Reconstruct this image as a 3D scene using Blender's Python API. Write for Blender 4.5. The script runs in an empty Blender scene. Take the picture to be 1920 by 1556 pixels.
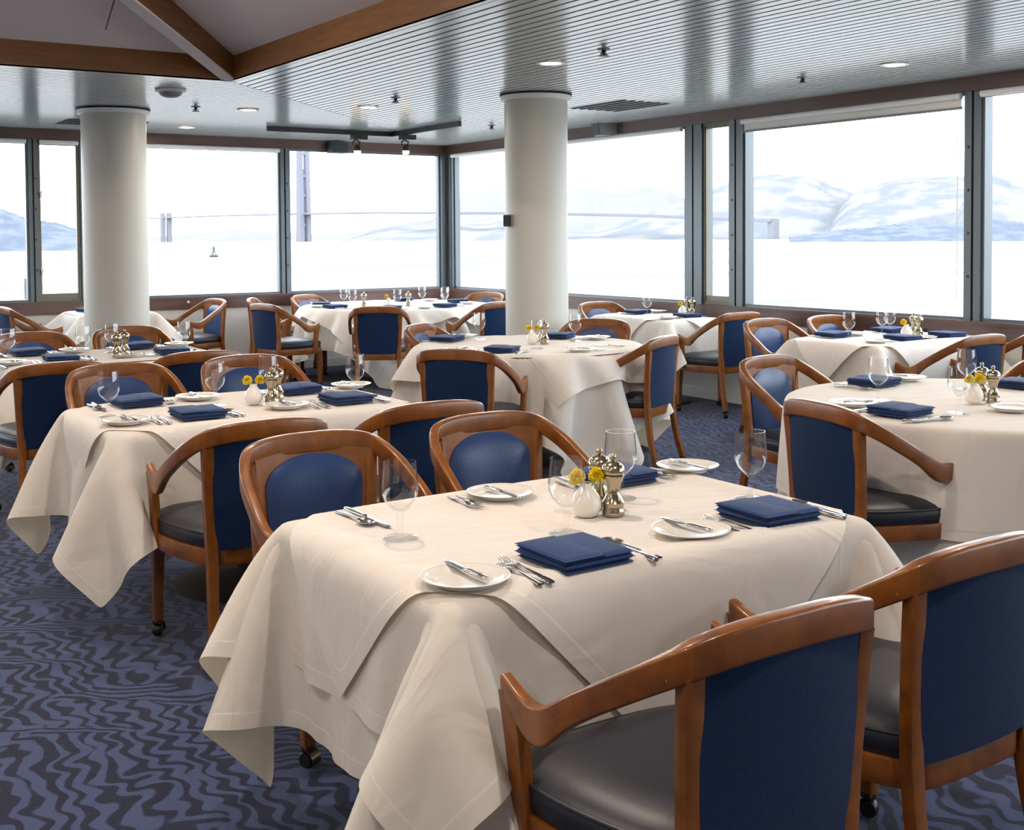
import bpy, bmesh, math, random
import numpy as np
from mathutils import Matrix, Vector
SC = bpy.context.scene
COL = SC.collection
PI = math.pi
rnd = random.Random(7)

# ------------------------------------------------------------------ materials
def nodes_of(name):
    m = bpy.data.materials.new(name); m.use_nodes = True
    nt = m.node_tree; nt.nodes.clear()
    return m, nt, nt.nodes, nt.links

def mat(name, col, rough=.5, metal=0., spec=.5, coat=0., coat_rough=.1, sheen=0., noise=None, bump=None, trans=0., emis=None, aniso=0.):
    """noise=(scale,(col2),stretch xyz,contrast)  bump=(scale,strength,distance,stretch)"""
    m, nt, N, L = nodes_of(name)
    out = N.new('ShaderNodeOutputMaterial'); b = N.new('ShaderNodeBsdfPrincipled')
    L.new(b.outputs[0], out.inputs[0])
    b.inputs['Base Color'].default_value = (*col, 1); b.inputs['Roughness'].default_value = rough
    b.inputs['Metallic'].default_value = metal; b.inputs['Specular IOR Level'].default_value = spec
    b.inputs['Coat Weight'].default_value = coat; b.inputs['Coat Roughness'].default_value = coat_rough
    b.inputs['Sheen Weight'].default_value = sheen
    b.inputs['Anisotropic'].default_value = aniso
    if emis:
        b.inputs['Emission Color'].default_value = (*emis[0], 1); b.inputs['Emission Strength'].default_value = emis[1]
    tc = N.new('ShaderNodeTexCoord')
    if noise:
        sc, c2, st, con = noise
        mp = N.new('ShaderNodeMapping'); mp.inputs['Scale'].default_value = st
        L.new(tc.outputs['Object'], mp.inputs[0])
        n = N.new('ShaderNodeTexNoise'); n.inputs['Scale'].default_value = sc; n.inputs['Detail'].default_value = 6
        L.new(mp.outputs[0], n.inputs['Vector'])
        r = N.new('ShaderNodeValToRGB'); r.color_ramp.elements[0].position = .5 - con; r.color_ramp.elements[1].position = .5 + con
        r.color_ramp.elements[0].color = (*col, 1); r.color_ramp.elements[1].color = (*c2, 1)
        L.new(n.outputs[0], r.inputs[0]); L.new(r.outputs[0], b.inputs['Base Color'])
    if bump:
        sc, s, d, st = bump
        mp = N.new('ShaderNodeMapping'); mp.inputs['Scale'].default_value = st
        L.new(tc.outputs['Object'], mp.inputs[0])
        n = N.new('ShaderNodeTexNoise'); n.inputs['Scale'].default_value = sc; n.inputs['Detail'].default_value = 4
        L.new(mp.outputs[0], n.inputs['Vector'])
        bm = N.new('ShaderNodeBump'); bm.inputs['Strength'].default_value = s; bm.inputs['Distance'].default_value = d
        L.new(n.outputs[0], bm.inputs['Height']); L.new(bm.outputs[0], b.inputs['Normal'])
    return m

def wood_mat(name, dark, light, rough, coat, stretch=(6, 6, 60), tone=False, wear=False):
    m, nt, N, L = nodes_of(name)
    out = N.new('ShaderNodeOutputMaterial'); b = N.new('ShaderNodeBsdfPrincipled'); L.new(b.outputs[0], out.inputs[0])
    b.inputs['Roughness'].default_value = rough; b.inputs['Coat Weight'].default_value = coat; b.inputs['Coat Roughness'].default_value = .12
    tc = N.new('ShaderNodeTexCoord'); mp = N.new('ShaderNodeMapping'); mp.inputs['Scale'].default_value = stretch
    L.new(tc.outputs['Object'], mp.inputs[0])
    n = N.new('ShaderNodeTexNoise'); n.inputs['Scale'].default_value = 3; n.inputs['Detail'].default_value = 8; n.inputs['Roughness'].default_value = .65
    L.new(mp.outputs[0], n.inputs['Vector'])
    r = N.new('ShaderNodeValToRGB'); r.color_ramp.elements[0].position = .2; r.color_ramp.elements[1].position = .8
    r.color_ramp.elements[0].color = (*dark, 1); r.color_ramp.elements[1].color = (*light, 1)
    L.new(n.outputs[0], r.inputs[0])
    src = r.outputs[0]
    if tone:
        a = N.new('ShaderNodeAttribute'); a.attribute_name = 'tone'
        ad = N.new('ShaderNodeMath'); ad.operation = 'ADD'; ad.inputs[1].default_value = 1.; L.new(a.outputs['Fac'], ad.inputs[0])
        mx = N.new('ShaderNodeVectorMath'); mx.operation = 'SCALE'; L.new(src, mx.inputs[0]); L.new(ad.outputs[0], mx.inputs['Scale'])
        src = mx.outputs[0]
    if wear:
        n2 = N.new('ShaderNodeTexNoise'); n2.inputs['Scale'].default_value = 55; n2.inputs['Detail'].default_value = 3
        L.new(tc.outputs['Object'], n2.inputs['Vector'])
        r2 = N.new('ShaderNodeValToRGB'); r2.color_ramp.elements[0].position = .76; r2.color_ramp.elements[1].position = .78
        L.new(n2.outputs[0], r2.inputs[0])
        mx = N.new('ShaderNodeMixRGB'); mx.inputs['Color2'].default_value = (.55, .36, .2, 1)
        L.new(r2.outputs[0], mx.inputs['Fac']); L.new(src, mx.inputs['Color1']); src = mx.outputs[0]
    L.new(src, b.inputs['Base Color'])
    return m

def glass_mat(name, base, edge, tint=(1, 1, 1), edge_tint=(.55, .58, .62), power=3.):
    m, nt, N, L = nodes_of(name)
    out = N.new('ShaderNodeOutputMaterial'); mix = N.new('ShaderNodeMixShader'); L.new(mix.outputs[0], out.inputs[0])
    lw = N.new('ShaderNodeLayerWeight'); lw.inputs['Blend'].default_value = .5
    pw = N.new('ShaderNodeMath'); pw.operation = 'POWER'; pw.inputs[1].default_value = power; L.new(lw.outputs['Facing'], pw.inputs[0])
    ma = N.new('ShaderNodeMath'); ma.operation = 'MULTIPLY_ADD'; ma.inputs[1].default_value = edge; ma.inputs[2].default_value = base
    L.new(pw.outputs[0], ma.inputs[0]); L.new(ma.outputs[0], mix.inputs[0])
    tr = N.new('ShaderNodeBsdfTransparent'); gl = N.new('ShaderNodeBsdfGlossy'); gl.inputs['Roughness'].default_value = .02
    mc = N.new('ShaderNodeMixRGB'); mc.inputs['Color1'].default_value = (*tint, 1); mc.inputs['Color2'].default_value = (*edge_tint, 1)
    L.new(pw.outputs[0], mc.inputs['Fac']); L.new(mc.outputs[0], tr.inputs[0])
    L.new(tr.outputs[0], mix.inputs[1]); L.new(gl.outputs[0], mix.inputs[2])
    return m

def cloth_mat(name, col, trans):
    """UV.x = distance from the hem, UV.y = distance from an ironed fold (metres)"""
    m, nt, N, L = nodes_of(name)
    out = N.new('ShaderNodeOutputMaterial'); mix = N.new('ShaderNodeMixShader'); L.new(mix.outputs[0], out.inputs[0])
    b = N.new('ShaderNodeBsdfPrincipled'); b.inputs['Base Color'].default_value = (*col, 1); b.inputs['Roughness'].default_value = .85
    b.inputs['Specular IOR Level'].default_value = .2
    t = N.new('ShaderNodeBsdfTranslucent'); t.inputs[0].default_value = (col[0], col[1] * .88, col[2] * .62, 1)
    mix.inputs[0].default_value = trans; L.new(b.outputs[0], mix.inputs[1]); L.new(t.outputs[0], mix.inputs[2])
    uv = N.new('ShaderNodeUVMap'); uv.uv_map = 'UVMap'; sep = N.new('ShaderNodeSeparateXYZ'); L.new(uv.outputs[0], sep.inputs[0])
    def band(sock, a, w):
        r = N.new('ShaderNodeMapRange'); r.inputs['From Min'].default_value = a; r.inputs['From Max'].default_value = a + w
        r.interpolation_type = 'SMOOTHSTEP'; L.new(sock, r.inputs['Value']); return r.outputs[0]
    hem = band(sep.outputs[0], .034, .006); fold = band(sep.outputs[1], 0., .012)
    tc = N.new('ShaderNodeTexCoord')
    n = N.new('ShaderNodeTexNoise'); n.inputs['Scale'].default_value = 5; n.inputs['Detail'].default_value = 3; n.inputs['Distortion'].default_value = .6
    mp = N.new('ShaderNodeMapping'); mp.inputs['Scale'].default_value = (1, 2.6, 1); mp.inputs['Rotation'].default_value = (0, 0, .35)
    L.new(tc.outputs['Object'], mp.inputs[0]); L.new(mp.outputs[0], n.inputs['Vector'])
    s1 = N.new('ShaderNodeMath'); s1.operation = 'MULTIPLY_ADD'; s1.inputs[1].default_value = -.08; L.new(hem, s1.inputs[0])
    s2 = N.new('ShaderNodeMath'); s2.operation = 'MULTIPLY_ADD'; s2.inputs[1].default_value = -.14; L.new(fold, s2.inputs[0])
    L.new(s2.outputs[0], s1.inputs[2]); L.new(n.outputs[0], s2.inputs[2])
    bm = N.new('ShaderNodeBump'); bm.inputs['Strength'].default_value = .55; bm.inputs['Distance'].default_value = .02
    L.new(s1.outputs[0], bm.inputs['Height']); L.new(bm.outputs[0], b.inputs['Normal'])
    return m

def carpet_mat():
    m, nt, N, L = nodes_of('carpet')
    out = N.new('ShaderNodeOutputMaterial'); b = N.new('ShaderNodeBsdfPrincipled'); L.new(b.outputs[0], out.inputs[0])
    b.inputs['Roughness'].default_value = .95; b.inputs['Specular IOR Level'].default_value = .1; b.inputs['Sheen Weight'].default_value = .15
    tc = N.new('ShaderNodeTexCoord'); sep = N.new('ShaderNodeSeparateXYZ'); L.new(tc.outputs['Object'], sep.inputs[0])
    def M(op, a, c=None, d=None):
        n = N.new('ShaderNodeMath'); n.operation = op
        for i, v in enumerate((a, c, d)):
            if v is None: continue
            if hasattr(v, 'is_linked'): L.new(v, n.inputs[i])
            else: n.inputs[i].default_value = v
        return n.outputs[0]
    def noise(sc, det=2., st=(1, 1, 1), loc=(0, 0, 0)):
        mp = N.new('ShaderNodeMapping'); mp.inputs['Scale'].default_value = st; mp.inputs['Location'].default_value = loc
        L.new(tc.outputs['Object'], mp.inputs[0])
        n = N.new('ShaderNodeTexNoise'); n.inputs['Scale'].default_value = sc; n.inputs['Detail'].default_value = det
        L.new(mp.outputs[0], n.inputs['Vector']); return n.outputs[0]
    x, y = sep.outputs[0], sep.outputs[1]
    low = noise(2.2, 1.); mid2 = noise(11., 1., st=(1, .6, 1), loc=(5, 9, 0)); mid = noise(9., 1., loc=(3, 1, 0)); da = M('SUBTRACT', M('MULTIPLY', x, .86), M('MULTIPLY', y, .51)); db = M('ADD', M('MULTIPLY', x, .51), M('MULTIPLY', y, .86))
    cmb = N.new('ShaderNodeCombineXYZ'); L.new(M('MULTIPLY', da, .9), cmb.inputs[0]); L.new(M('MULTIPLY', db, 3.6), cmb.inputs[1])
    nb = N.new('ShaderNodeTexNoise'); nb.inputs['Scale'].default_value = 1.5; nb.inputs['Detail'].default_value = 1.; L.new(cmb.outputs[0], nb.inputs['Vector']); big = nb.outputs[0]
    # broad zig-zag waves running across the room
    ph = M('MULTIPLY_ADD', y, 2 * PI / .125, M('MULTIPLY', low, 16.))
    zig = M('SINE', ph)
    u = M('ADD', M('MULTIPLY', x, 1 / .068), M('ADD', M('MULTIPLY', zig, .24), M('ADD', M('MULTIPLY', low, 5.0), M('MULTIPLY', mid, 1.5))))
    s1 = M('SINE', M('MULTIPLY', u, 2 * PI))
    s1 = M('ADD', s1, M('MULTIPLY', M('SUBTRACT', mid2, .5), 4.2))
    # fine ribbons of drawn-out lines
    v = M('ADD', M('ADD', M('MULTIPLY', da, 1 / .5), M('MULTIPLY', db, 1 / .036)), M('ADD', M('MULTIPLY', low, 6.), M('MULTIPLY', mid, 2.2)))
    s2 = M('SINE', M('MULTIPLY', v, 2 * PI))
    sel = N.new('ShaderNodeMapRange'); sel.inputs['From Min'].default_value = .565; sel.inputs['From Max'].default_value = .60; L.new(big, sel.inputs['Value'])
    mx = N.new('ShaderNodeMix'); mx.data_type = 'FLOAT'; L.new(sel.outputs[0], mx.inputs[0]); L.new(s1, mx.inputs[2]); L.new(s2, mx.inputs[3])
    th = N.new('ShaderNodeMapRange'); th.inputs['From Min'].default_value = -.28; th.inputs['From Max'].default_value = .12; L.new(mx.outputs[0], th.inputs['Value'])
    col = N.new('ShaderNodeMixRGB'); col.inputs['Color1'].default_value = (.007, .011, .038, 1); col.inputs['Color2'].default_value = (.050, .072, .165, 1)
    L.new(th.outputs[0], col.inputs['Fac'])
    fl = noise(260., 2.)
    mul = N.new('ShaderNodeMixRGB'); mul.blend_type = 'MULTIPLY'; mul.inputs['Fac'].default_value = .65
    L.new(col.outputs[0], mul.inputs['Color1'])
    rr = N.new('ShaderNodeMapRange'); rr.inputs['To Min'].default_value = .45; rr.inputs['To Max'].default_value = 1.45; rr.inputs['From Min'].default_value = .3; rr.inputs['From Max'].default_value = .7
    L.new(fl, rr.inputs['Value']); L.new(rr.outputs[0], mul.inputs['Color2']); L.new(mul.outputs[0], b.inputs['Base Color'])
    bm = N.new('ShaderNodeBump'); bm.inputs['Strength'].default_value = .5; bm.inputs['Distance'].default_value = .006
    L.new(fl, bm.inputs['Height']); L.new(bm.outputs[0], b.inputs['Normal'])
    return m

W = {}
W['wood'] = wood_mat('mahogany', (.11, .029, .003), (.30, .098, .010), .34, .3, (5, 5, 5), tone=True, wear=True)
W['beam'] = wood_mat('beam_wood', (.115, .046, .012), (.24, .105, .028), .45, .15, (1.2, 1.2, 14))
W['ledge'] = wood_mat('ledge_wood', (.075, .036, .028), (.13, .062, .046), .35, .3, (1, 1, 12))
W['fabric'] = mat('navy_fabric', (.004, .014, .048), .9, spec=.12, sheen=.06, noise=(420, (.012, .034, .098), (1, 1, 1), .2), bump=(500, .4, .002, (1, 1, 1)))
W['leather'] = mat('navy_leather', (.012, .042, .145), .33, spec=.5, bump=(160, .18, .003, (1, 1, 1)))
W['seatleather'] = mat('seat_leather', (.012, .015, .026), .4, spec=.55, bump=(160, .06, .003, (1, 1, 1)))
W['cloth'] = cloth_mat('ivory_linen', (.84, .80, .745), .2)
W['cloth_over'] = cloth_mat('ivory_overlay', (.87, .83, .785), .18)
W['napkin'] = mat('navy_linen', (.008, .032, .12), .85, spec=.2, sheen=.1, noise=(300, (.013, .044, .15), (1, 1, 1), .2), bump=(400, .3, .002, (1, 1, 1)))
W['steel'] = mat('steel', (.55, .54, .53), .16, 1.)
W['pewter'] = mat('pewter', (.44, .38, .27), .2, 1.)
W['china'] = mat('china', (.83, .80, .74), .12, spec=.6, coat=.4)
W['vase'] = mat('white_glaze', (.84, .81, .76), .3, spec=.5)
W['flower'] = mat('yellow_petal', (.95, .74, .02), .7, noise=(60, (1., .87, .08), (1, 1, 1), .2))
W['stem'] = mat('green_stem', (.06, .16, .03), .6)
W['goblet'] = glass_mat('clear_glass', .05, .75, (1, 1, 1), (.74, .77, .81), 4.5)
W['pane'] = glass_mat('window_glass', .002, .06, (1, 1, 1), (.92, .96, .96), 5.)
W['paint'] = mat('column_paint', (.56, .56, .51), .42, spec=.4)
W['wall'] = mat('wall_paint', (.74, .73, .70), .7, noise=(4, (.70, .69, .66), (1, 1, 1), .3))
W['cream'] = mat('room_paint', (.55, .49, .40), .8)
W['plaster'] = mat('plaster', (.82, .77, .76), .85, noise=(2.5, (.77, .73, .72), (1, 1, 1), .35))
W['slat'] = mat('slat_metal', (.50, .555, .55), .2, spec=.6, coat=.2, coat_rough=.14)
W['void'] = mat('ceiling_void', (.015, .017, .018), .9)
W['alu'] = mat('aluminium', (.13, .15, .165), .36, .5)
W['alu2'] = mat('bronze_aluminium', (.17, .165, .125), .45, .4)
W['white'] = mat('white_plastic', (.84, .84, .83), .4)
W['blindfab'] = mat('blind_fabric', (.80, .78, .75), .6)
W['black'] = mat('black_metal', (.012, .012, .013), .4)
W['dkgrey'] = mat('dark_grey', (.06, .07, .085), .5)
W['grey'] = mat('mid_grey', (.26, .26, .26), .5)
W['iron'] = mat('cast_iron', (.035, .034, .032), .45, .2, noise=(90, (.055, .05, .045), (1, 1, 1), .3))
W['caster'] = mat('antique_brass', (.13, .105, .07), .3, .9)
W['lamp'] = mat('lamp_glow', (1, 1, 1), .5, emis=((1, .80, .55), 14.))
W['bulb'] = mat('bulb_glow', (1, .8, .5), .5, emis=((1, .66, .25), 5.))
W['carpet'] = carpet_mat()

# ------------------------------------------------------------------ mesh helpers
class MB:
    def __init__(s): s.v = []; s.f = []; s.tone = []
    def add(s, vs, fs, tone=0.):
        o = len(s.v); s.v += [tuple(map(float, p)) for p in vs]; s.f += [tuple(i + o for i in f) for f in fs]
        s.tone += list(tone) if isinstance(tone, (list, tuple)) else [tone] * len(fs)
        return s
    def box(s, lo, hi, tone=0., M=None):
        (a, b, c), (d, e, f) = lo, hi
        vs = [(a, b, c), (d, b, c), (d, e, c), (a, e, c), (a, b, f), (d, b, f), (d, e, f), (a, e, f)]
        if M is not None: vs = [M @ Vector(p) for p in vs]
        return s.add(vs, [(3, 2, 1, 0), (4, 5, 6, 7), (0, 1, 5, 4), (1, 2, 6, 5), (2, 3, 7, 6), (3, 0, 4, 7)], tone)
    def rings(s, rings, closed_ring=True, cap=True, closed_path=False, tone=0.):
        n = len(rings[0]); vs = [p for r in rings for p in r]; fs = []; tn = []
        m = len(rings); last = m if closed_path else m - 1
        for i in range(last):
            j = (i + 1) % m
            for k in range(n if closed_ring else n - 1):
                l = (k + 1) % n
                fs.append((i * n + k, i * n + l, j * n + l, j * n + k)); tn.append(tone[i] if isinstance(tone, (list, tuple)) else tone)
        if cap and not closed_path and closed_ring:
            fs.append(tuple(range(n - 1, -1, -1))); fs.append(tuple((m - 1) * n + k for k in range(n)))
            tn += [tn[0], tn[-1]] if tn else [0, 0]
        return s.add(vs, fs, tn)
    def lathe(s, prof, n=24, c=(0, 0, 0), M=None):
        rings = []
        for r, z in prof:
            rings.append([(c[0] + max(r, 1e-4) * math.cos(2 * PI * k / n), c[1] + max(r, 1e-4) * math.sin(2 * PI * k / n), c[2] + z) for k in range(n)])
        if M is not None: rings = [[tuple(M @ Vector(p)) for p in r] for r in rings]
        return s.rings(rings, cap=True)
    def tube(s, pts, rad, n=10, closed=False):
        pts = [Vector(p) for p in pts]; rings = []; m = len(pts)
        for i, p in enumerate(pts):
            a = pts[(i - 1) % m] if closed or i > 0 else pts[i]; b = pts[(i + 1) % m] if closed or i < m - 1 else pts[i]
            t = (b - a).normalized(); ref = Vector((0, 0, 1)) if abs(t.z) < .9 else Vector((1, 0, 0))
            u = t.cross(ref).normalized(); v = u.cross(t); r = rad[i] if isinstance(rad, (list, tuple)) else rad
            rings.append([tuple(p + u * r * math.cos(2 * PI * k / n) + v * r * math.sin(2 * PI * k / n)) for k in range(n)])
        return s.rings(rings, closed_path=closed)
    def mesh(s, name, m, angle=40, smooth=True, uv=None):
        me = bpy.data.meshes.new(name); me.from_pydata(s.v, [], s.f)
        if m is W['wood']:
            a = me.attributes.new('tone', 'FLOAT', 'FACE'); a.data.foreach_set('value', s.tone)
        bm = bmesh.new(); bm.from_mesh(me); bmesh.ops.recalc_face_normals(bm, faces=bm.faces); bm.to_mesh(me); bm.free()
        me.materials.append(m)
        if smooth:
            me.shade_smooth(); me.set_sharp_from_angle(angle=math.radians(angle))
        return me
    def obj(s, name, m, parent=None, loc=(0, 0, 0), **k):
        return link(name, s.mesh(name, m, **k), parent, loc)

def link(name, me, parent=None, loc=(0, 0, 0), rz=0.):
    o = bpy.data.objects.new(name, me); COL.objects.link(o); o.location = loc; o.rotation_euler = (0, 0, rz)
    if parent is not None: o.parent = parent
    return o
def tag(o, label=None, cat=None, group=None, kind=None):
    if label: o['label'] = label
    if cat: o['category'] = cat
    if group: o['group'] = group
    if kind: o['kind'] = kind
    return o
def empty(name, loc=(0, 0, 0), rz=0., **k):
    o = link(name, None, None, loc, rz); o.empty_display_size = .1; return tag(o, **k)
def copy_tree(o, parent=None):
    c = o.copy(); COL.objects.link(c); c.parent = parent
    for ch in list(o.children): copy_tree(ch, c)
    return c
def struct(o): return tag(o, kind='structure')

def rrect(w, h, r, n=3):
    """closed rounded rectangle profile, half sizes w,h"""
    pts = []
    for cx, cy, a0 in ((w - r, h - r, 0), (-w + r, h - r, PI / 2), (-w + r, -h + r, PI), (w - r, -h + r, 1.5 * PI)):
        for k in range(n + 1):
            a = a0 + PI / 2 * k / n; pts.append((cx + r * math.cos(a), cy + r * math.sin(a)))
    return pts
def catmull(P, n):
    P = [np.array(p, float) for p in P]; out = []
    Q = [2 * P[0] - P[1]] + P + [2 * P[-1] - P[-2]]
    for i in range(1, len(Q) - 2):
        for k in range(n):
            t = k / n; a, b, c, d = Q[i - 1:i + 3]
            out.append(.5 * (2 * b + (c - a) * t + (2 * a - 5 * b + 4 * c - d) * t * t + (3 * b - a - 3 * c + d) * t ** 3))
    out.append(P[-1]); return out
def band(mb, pts, prof_fn, closed=False, tone=0.):
    """sweep with vertical sections: pts (x,y,z), prof_fn(i)->[(side,up)]"""
    m = len(pts); rings = []
    for i, p in enumerate(pts):
        a = pts[(i - 1) % m] if closed or i > 0 else pts[i]; b = pts[(i + 1) % m] if closed or i < m - 1 else pts[i]
        t = np.array([b[0] - a[0], b[1] - a[1]]); t /= max(np.hypot(*t), 1e-9); s = (t[1], -t[0])
        rings.append([(p[0] + s[0] * u, p[1] + s[1] * u, p[2] + v) for u, v in prof_fn(i)])
    return mb.rings(rings, closed_path=closed, tone=tone)

# ------------------------------------------------------------------ camera
CAM = (-7.2336, -12.2353, 1.45); F = 2219.02; CY = 522.24; PITCH, ROLL, YAW = .0356, -.0069, .5881
cp, sp = math.cos(PITCH), math.sin(PITCH)
fw = Vector((math.sin(YAW) * cp, math.cos(YAW) * cp, -sp)); rt = Vector((math.cos(YAW), -math.sin(YAW), 0)); up = rt.cross(fw)
r2 = rt * math.cos(ROLL) + up * math.sin(ROLL); u2 = -rt * math.sin(ROLL) + up * math.cos(ROLL)
cam = bpy.data.objects.new('camera', bpy.data.cameras.new('camera')); COL.objects.link(cam)
M4 = Matrix.Identity(4)
for i in range(3): M4[i][0] = r2[i]; M4[i][1] = u2[i]; M4[i][2] = -fw[i]; M4[i][3] = CAM[i]
cam.matrix_world = M4
cam.data.sensor_width = 36; cam.data.lens = F * 36 / 1920; cam.data.shift_y = -(778 - CY) / 1920
cam.data.clip_start = .05; cam.data.clip_end = 30000
SC.camera = cam
def far_pt(px, py, D):
    """point seen in direction px,py at ground distance D (for the far shore only)"""
    d = fw + r2 * ((px - 960) / F) - u2 * ((py - CY) / F); h = math.hypot(d.x, d.y)
    return (CAM[0] + d.x / h * D, CAM[1] + d.y / h * D, CAM[2] + d.z / h * D)

# ------------------------------------------------------------------ room
ZC, ZB, ZS, ZL = 2.535, 2.434, .852, .71
XL, YF = -13., -18.
struct(MB().box((XL - .2, YF - .2, -.12), (.2, .2, 0)).obj('floor', W['carpet']))
struct(MB().box((XL, 0, 0), (.16, .16, ZL)).obj('wall_back', W['wall']))
struct(MB().box((0, YF, 0), (.16, 0, ZL)).obj('wall_right', W['wall']))
struct(MB().box((XL - .16, YF, 0), (XL, .16, 4)).obj('wall_left', W['cream']))
struct(MB().box((XL, YF - .16, 0), (.16, YF, 4)).obj('wall_front', W['cream']))
struct(MB().box((XL, -.014, 0), (0, 0, .09)).obj('baseboard_back', W['wall']))
struct(MB().box((-.014, YF, 0), (0, -.014, .09)).obj('baseboard_right', W['wall']))
# window ledges and header beams
struct(MB().box((XL, -.02, ZL), (.16, .16, ZS - .035)).box((XL, -.03, ZS - .035), (.16, .16, ZS - .012)).obj('trim_1', W['ledge']))
struct(MB().box((-.02, YF, ZL), (.16, -.02, ZS - .035)).box((-.03, YF, ZS - .035), (.16, -.03, ZS - .012)).obj('trim_2', W['ledge']))
struct(MB().box((XL, -.02, ZB), (.16, .16, 2.9)).obj('trim_3', W['ledge']))
struct(MB().box((-.02, YF, ZB), (.16, -.02, 2.9)).obj('trim_4', W['ledge']))

def P_back(x, y, z): return (x, y, z)
def P_right(x, y, z): return (y, x, z)
win_no = [0]
def add_boxes(mb, side, boxes):
    for lo, hi in boxes:
        if side == 'b': mb.box(lo, hi)
        else: mb.box((min(lo[1], hi[1]), lo[0], lo[2]), (max(lo[1], hi[1]), hi[0], hi[2]))
    return mb
def window(side, a, b, casement=False, top=ZB):
    """glazed opening between a<b along the wall, recessed behind the wall plane"""
    win_no[0] += 1
    e = empty('window_%d' % win_no[0]); struct(e)
    f = .022; z0 = ZS - .012
    bx = [((a, .02, z0), (b, .08, z0 + f)), ((a, .02, top - f), (b, .08, top)), ((a, .02, z0 + f), (a + f, .08, top - f)), ((b - f, .02, z0 + f), (b, .08, top - f))]
    if casement: bx += [((a + f, .03, z0 + f), (b - f, .075, z0 + .075)), ((a + f, .03, z0 + .075), (a + .032, .075, top - .045)), ((b - .032, .03, z0 + .075), (b - f, .075, top - .045)), ((a + f, .03, top - .045), (b - f, .075, top - f))]
    add_boxes(MB(), side, bx).obj('window_frame', W['alu2'] if casement else W['alu'], e, smooth=False)
    add_boxes(MB(), side, [((a + .01, .048, z0 + .01), (b - .01, .053, top - .01))]).obj('pane', W['pane'], e, smooth=False)
    if casement and side == 'b':
        for z in (1.1, 1.86):
            add_boxes(MB(), side, [((a + .02, -.005, z), (a + .036, .03, z + .06)), ((a + .012, -.02, z + .05), (a + .042, .02, z + .066))]).obj('hinge', W['white'], e, smooth=False)
    return e
BACK_POSTS = [(-4.735, -4.65), (-4.245, -4.203), (-2.118, -2.02)]
bw = [(-7.4, -4.735, 0), (-4.65, -4.245, 1), (-4.203, -2.118, 0), (-2.02, -.09, 0)]
for a, b, c in bw: window('b', a, b, bool(c))
rw = [(-4.205, -.13, 0), (-4.77, -4.42, 1), (-7.1, -4.925, 0), (-9.6, -7.22, 0)]
for a, b, c in rw: window('r', a, b, bool(c))
for a, b in ((-10.2, -7.5), (-12.9, -10.3)): window('b', a, b)
for a, b in ((-12.2, -9.7), (-14.9, -12.3), (-17.8, -15.)): window('r', a, b)
# posts with a row of holes, each its own trim piece
def post(n, side, a, b, split=.5, holes=True):
    mb = MB(); m = a + (b - a) * split; z0 = ZS - .012
    bx = [((a, .0, z0), (m - .008, .14, ZB)), ((m - .008, .03, z0), (m + .008, .14, ZB)), ((m + .008, -.004, z0), (b, .12, ZB))]
    add_boxes(mb, side, bx)
    o = struct(mb.obj('trim_%d' % n, W['alu'], smooth=False))
    if holes:
        h = MB(); c = (m + b) / 2
        for z in (1.15, 1.45, 1.75, 2.05):
            add_boxes(h, side, [((c - .007, -.007, z - .01), (c + .007, -.003, z + .01))])
        h.obj('slot', W['black'], o, smooth=False)
n = 5
for a, b in BACK_POSTS: post(n, 'b', a, b, holes=(a < -4.6 or a > -3)); n += 1
for a, b in ((-4.42, -4.205), (-4.925, -4.77), (-7.22, -7.1), (-9.7, -9.6), (-12.3, -12.2)): post(n, 'r', a, b, holes=(b - a < .2)); n += 1
for a, b in ((-7.5, -7.4), (-10.3, -10.2)): post(n, 'b', a, b); n += 1
mb = MB().box((-.09, -.004, ZS - .012), (.0, .1, ZB)).box((-.004, -.13, ZS - .012), (.1, .0, ZB)).box((-.02, -.02, ZS), (.02, .02, ZB)).box((-.06, -.012, ZS), (-.045, .0, ZB)).box((-.012, -.1, ZS), (.0, -.08, ZB))
struct(mb.obj('trim_%d' % n, W['alu'], smooth=False)); n += 1

# ceiling of narrow slats, mitred on the diagonal, round a raised timber-edged pit
PX, PY = -4.277, -4.303
mb = MB(); pitch = .08; hw = .0305
x = -.05
def slat(mb, vs):
    (a, b, c, d) = vs
    mb.add([(*p, ZC) for p in vs] + [(*p, ZC + .006) for p in vs], [(0, 1, 2, 3), (4, 7, 6, 5), (0, 4, 5, 1), (1, 5, 6, 2), (2, 6, 7, 3), (3, 7, 4, 0)])
while x - hw > PX:
    l, r = x - hw, x + hw
    slat(mb, [(l, l * PY / PX - .006), (l, YF), (r, YF), (r, r * PY / PX - .006)])
    yy = x * PY / PX
    slat(mb, [(XL, yy - hw), ((yy - hw) * PX / PY - .006, yy - hw), ((yy + hw) * PX / PY - .006, yy + hw), (XL, yy + hw)])
    x -= pitch
mb.box((PX, YF, ZC), (PX + .03, PY, ZC + .012)).box((XL, PY, ZC), (PX + .03, PY + .03, ZC + .012))
struct(mb.obj('ceiling', W['slat'], smooth=False))
v = MB().box((PX + .03, YF, ZC + .06), (.16, .16, ZC + .09)).box((XL, PY + .03, ZC + .06), (PX + .03, .16, ZC + .09))
struct(v.obj('ceiling_void', W['void'], smooth=False))
struct(MB().box((XL, PY, ZC + .002), (PX + .09, PY + .09, 2.711)).obj('trim_20', W['beam'], smooth=False))
struct(MB().box((PX, YF, ZC + .002), (PX + .09, PY, 2.711)).obj('trim_21', W['beam'], smooth=False))
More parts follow.
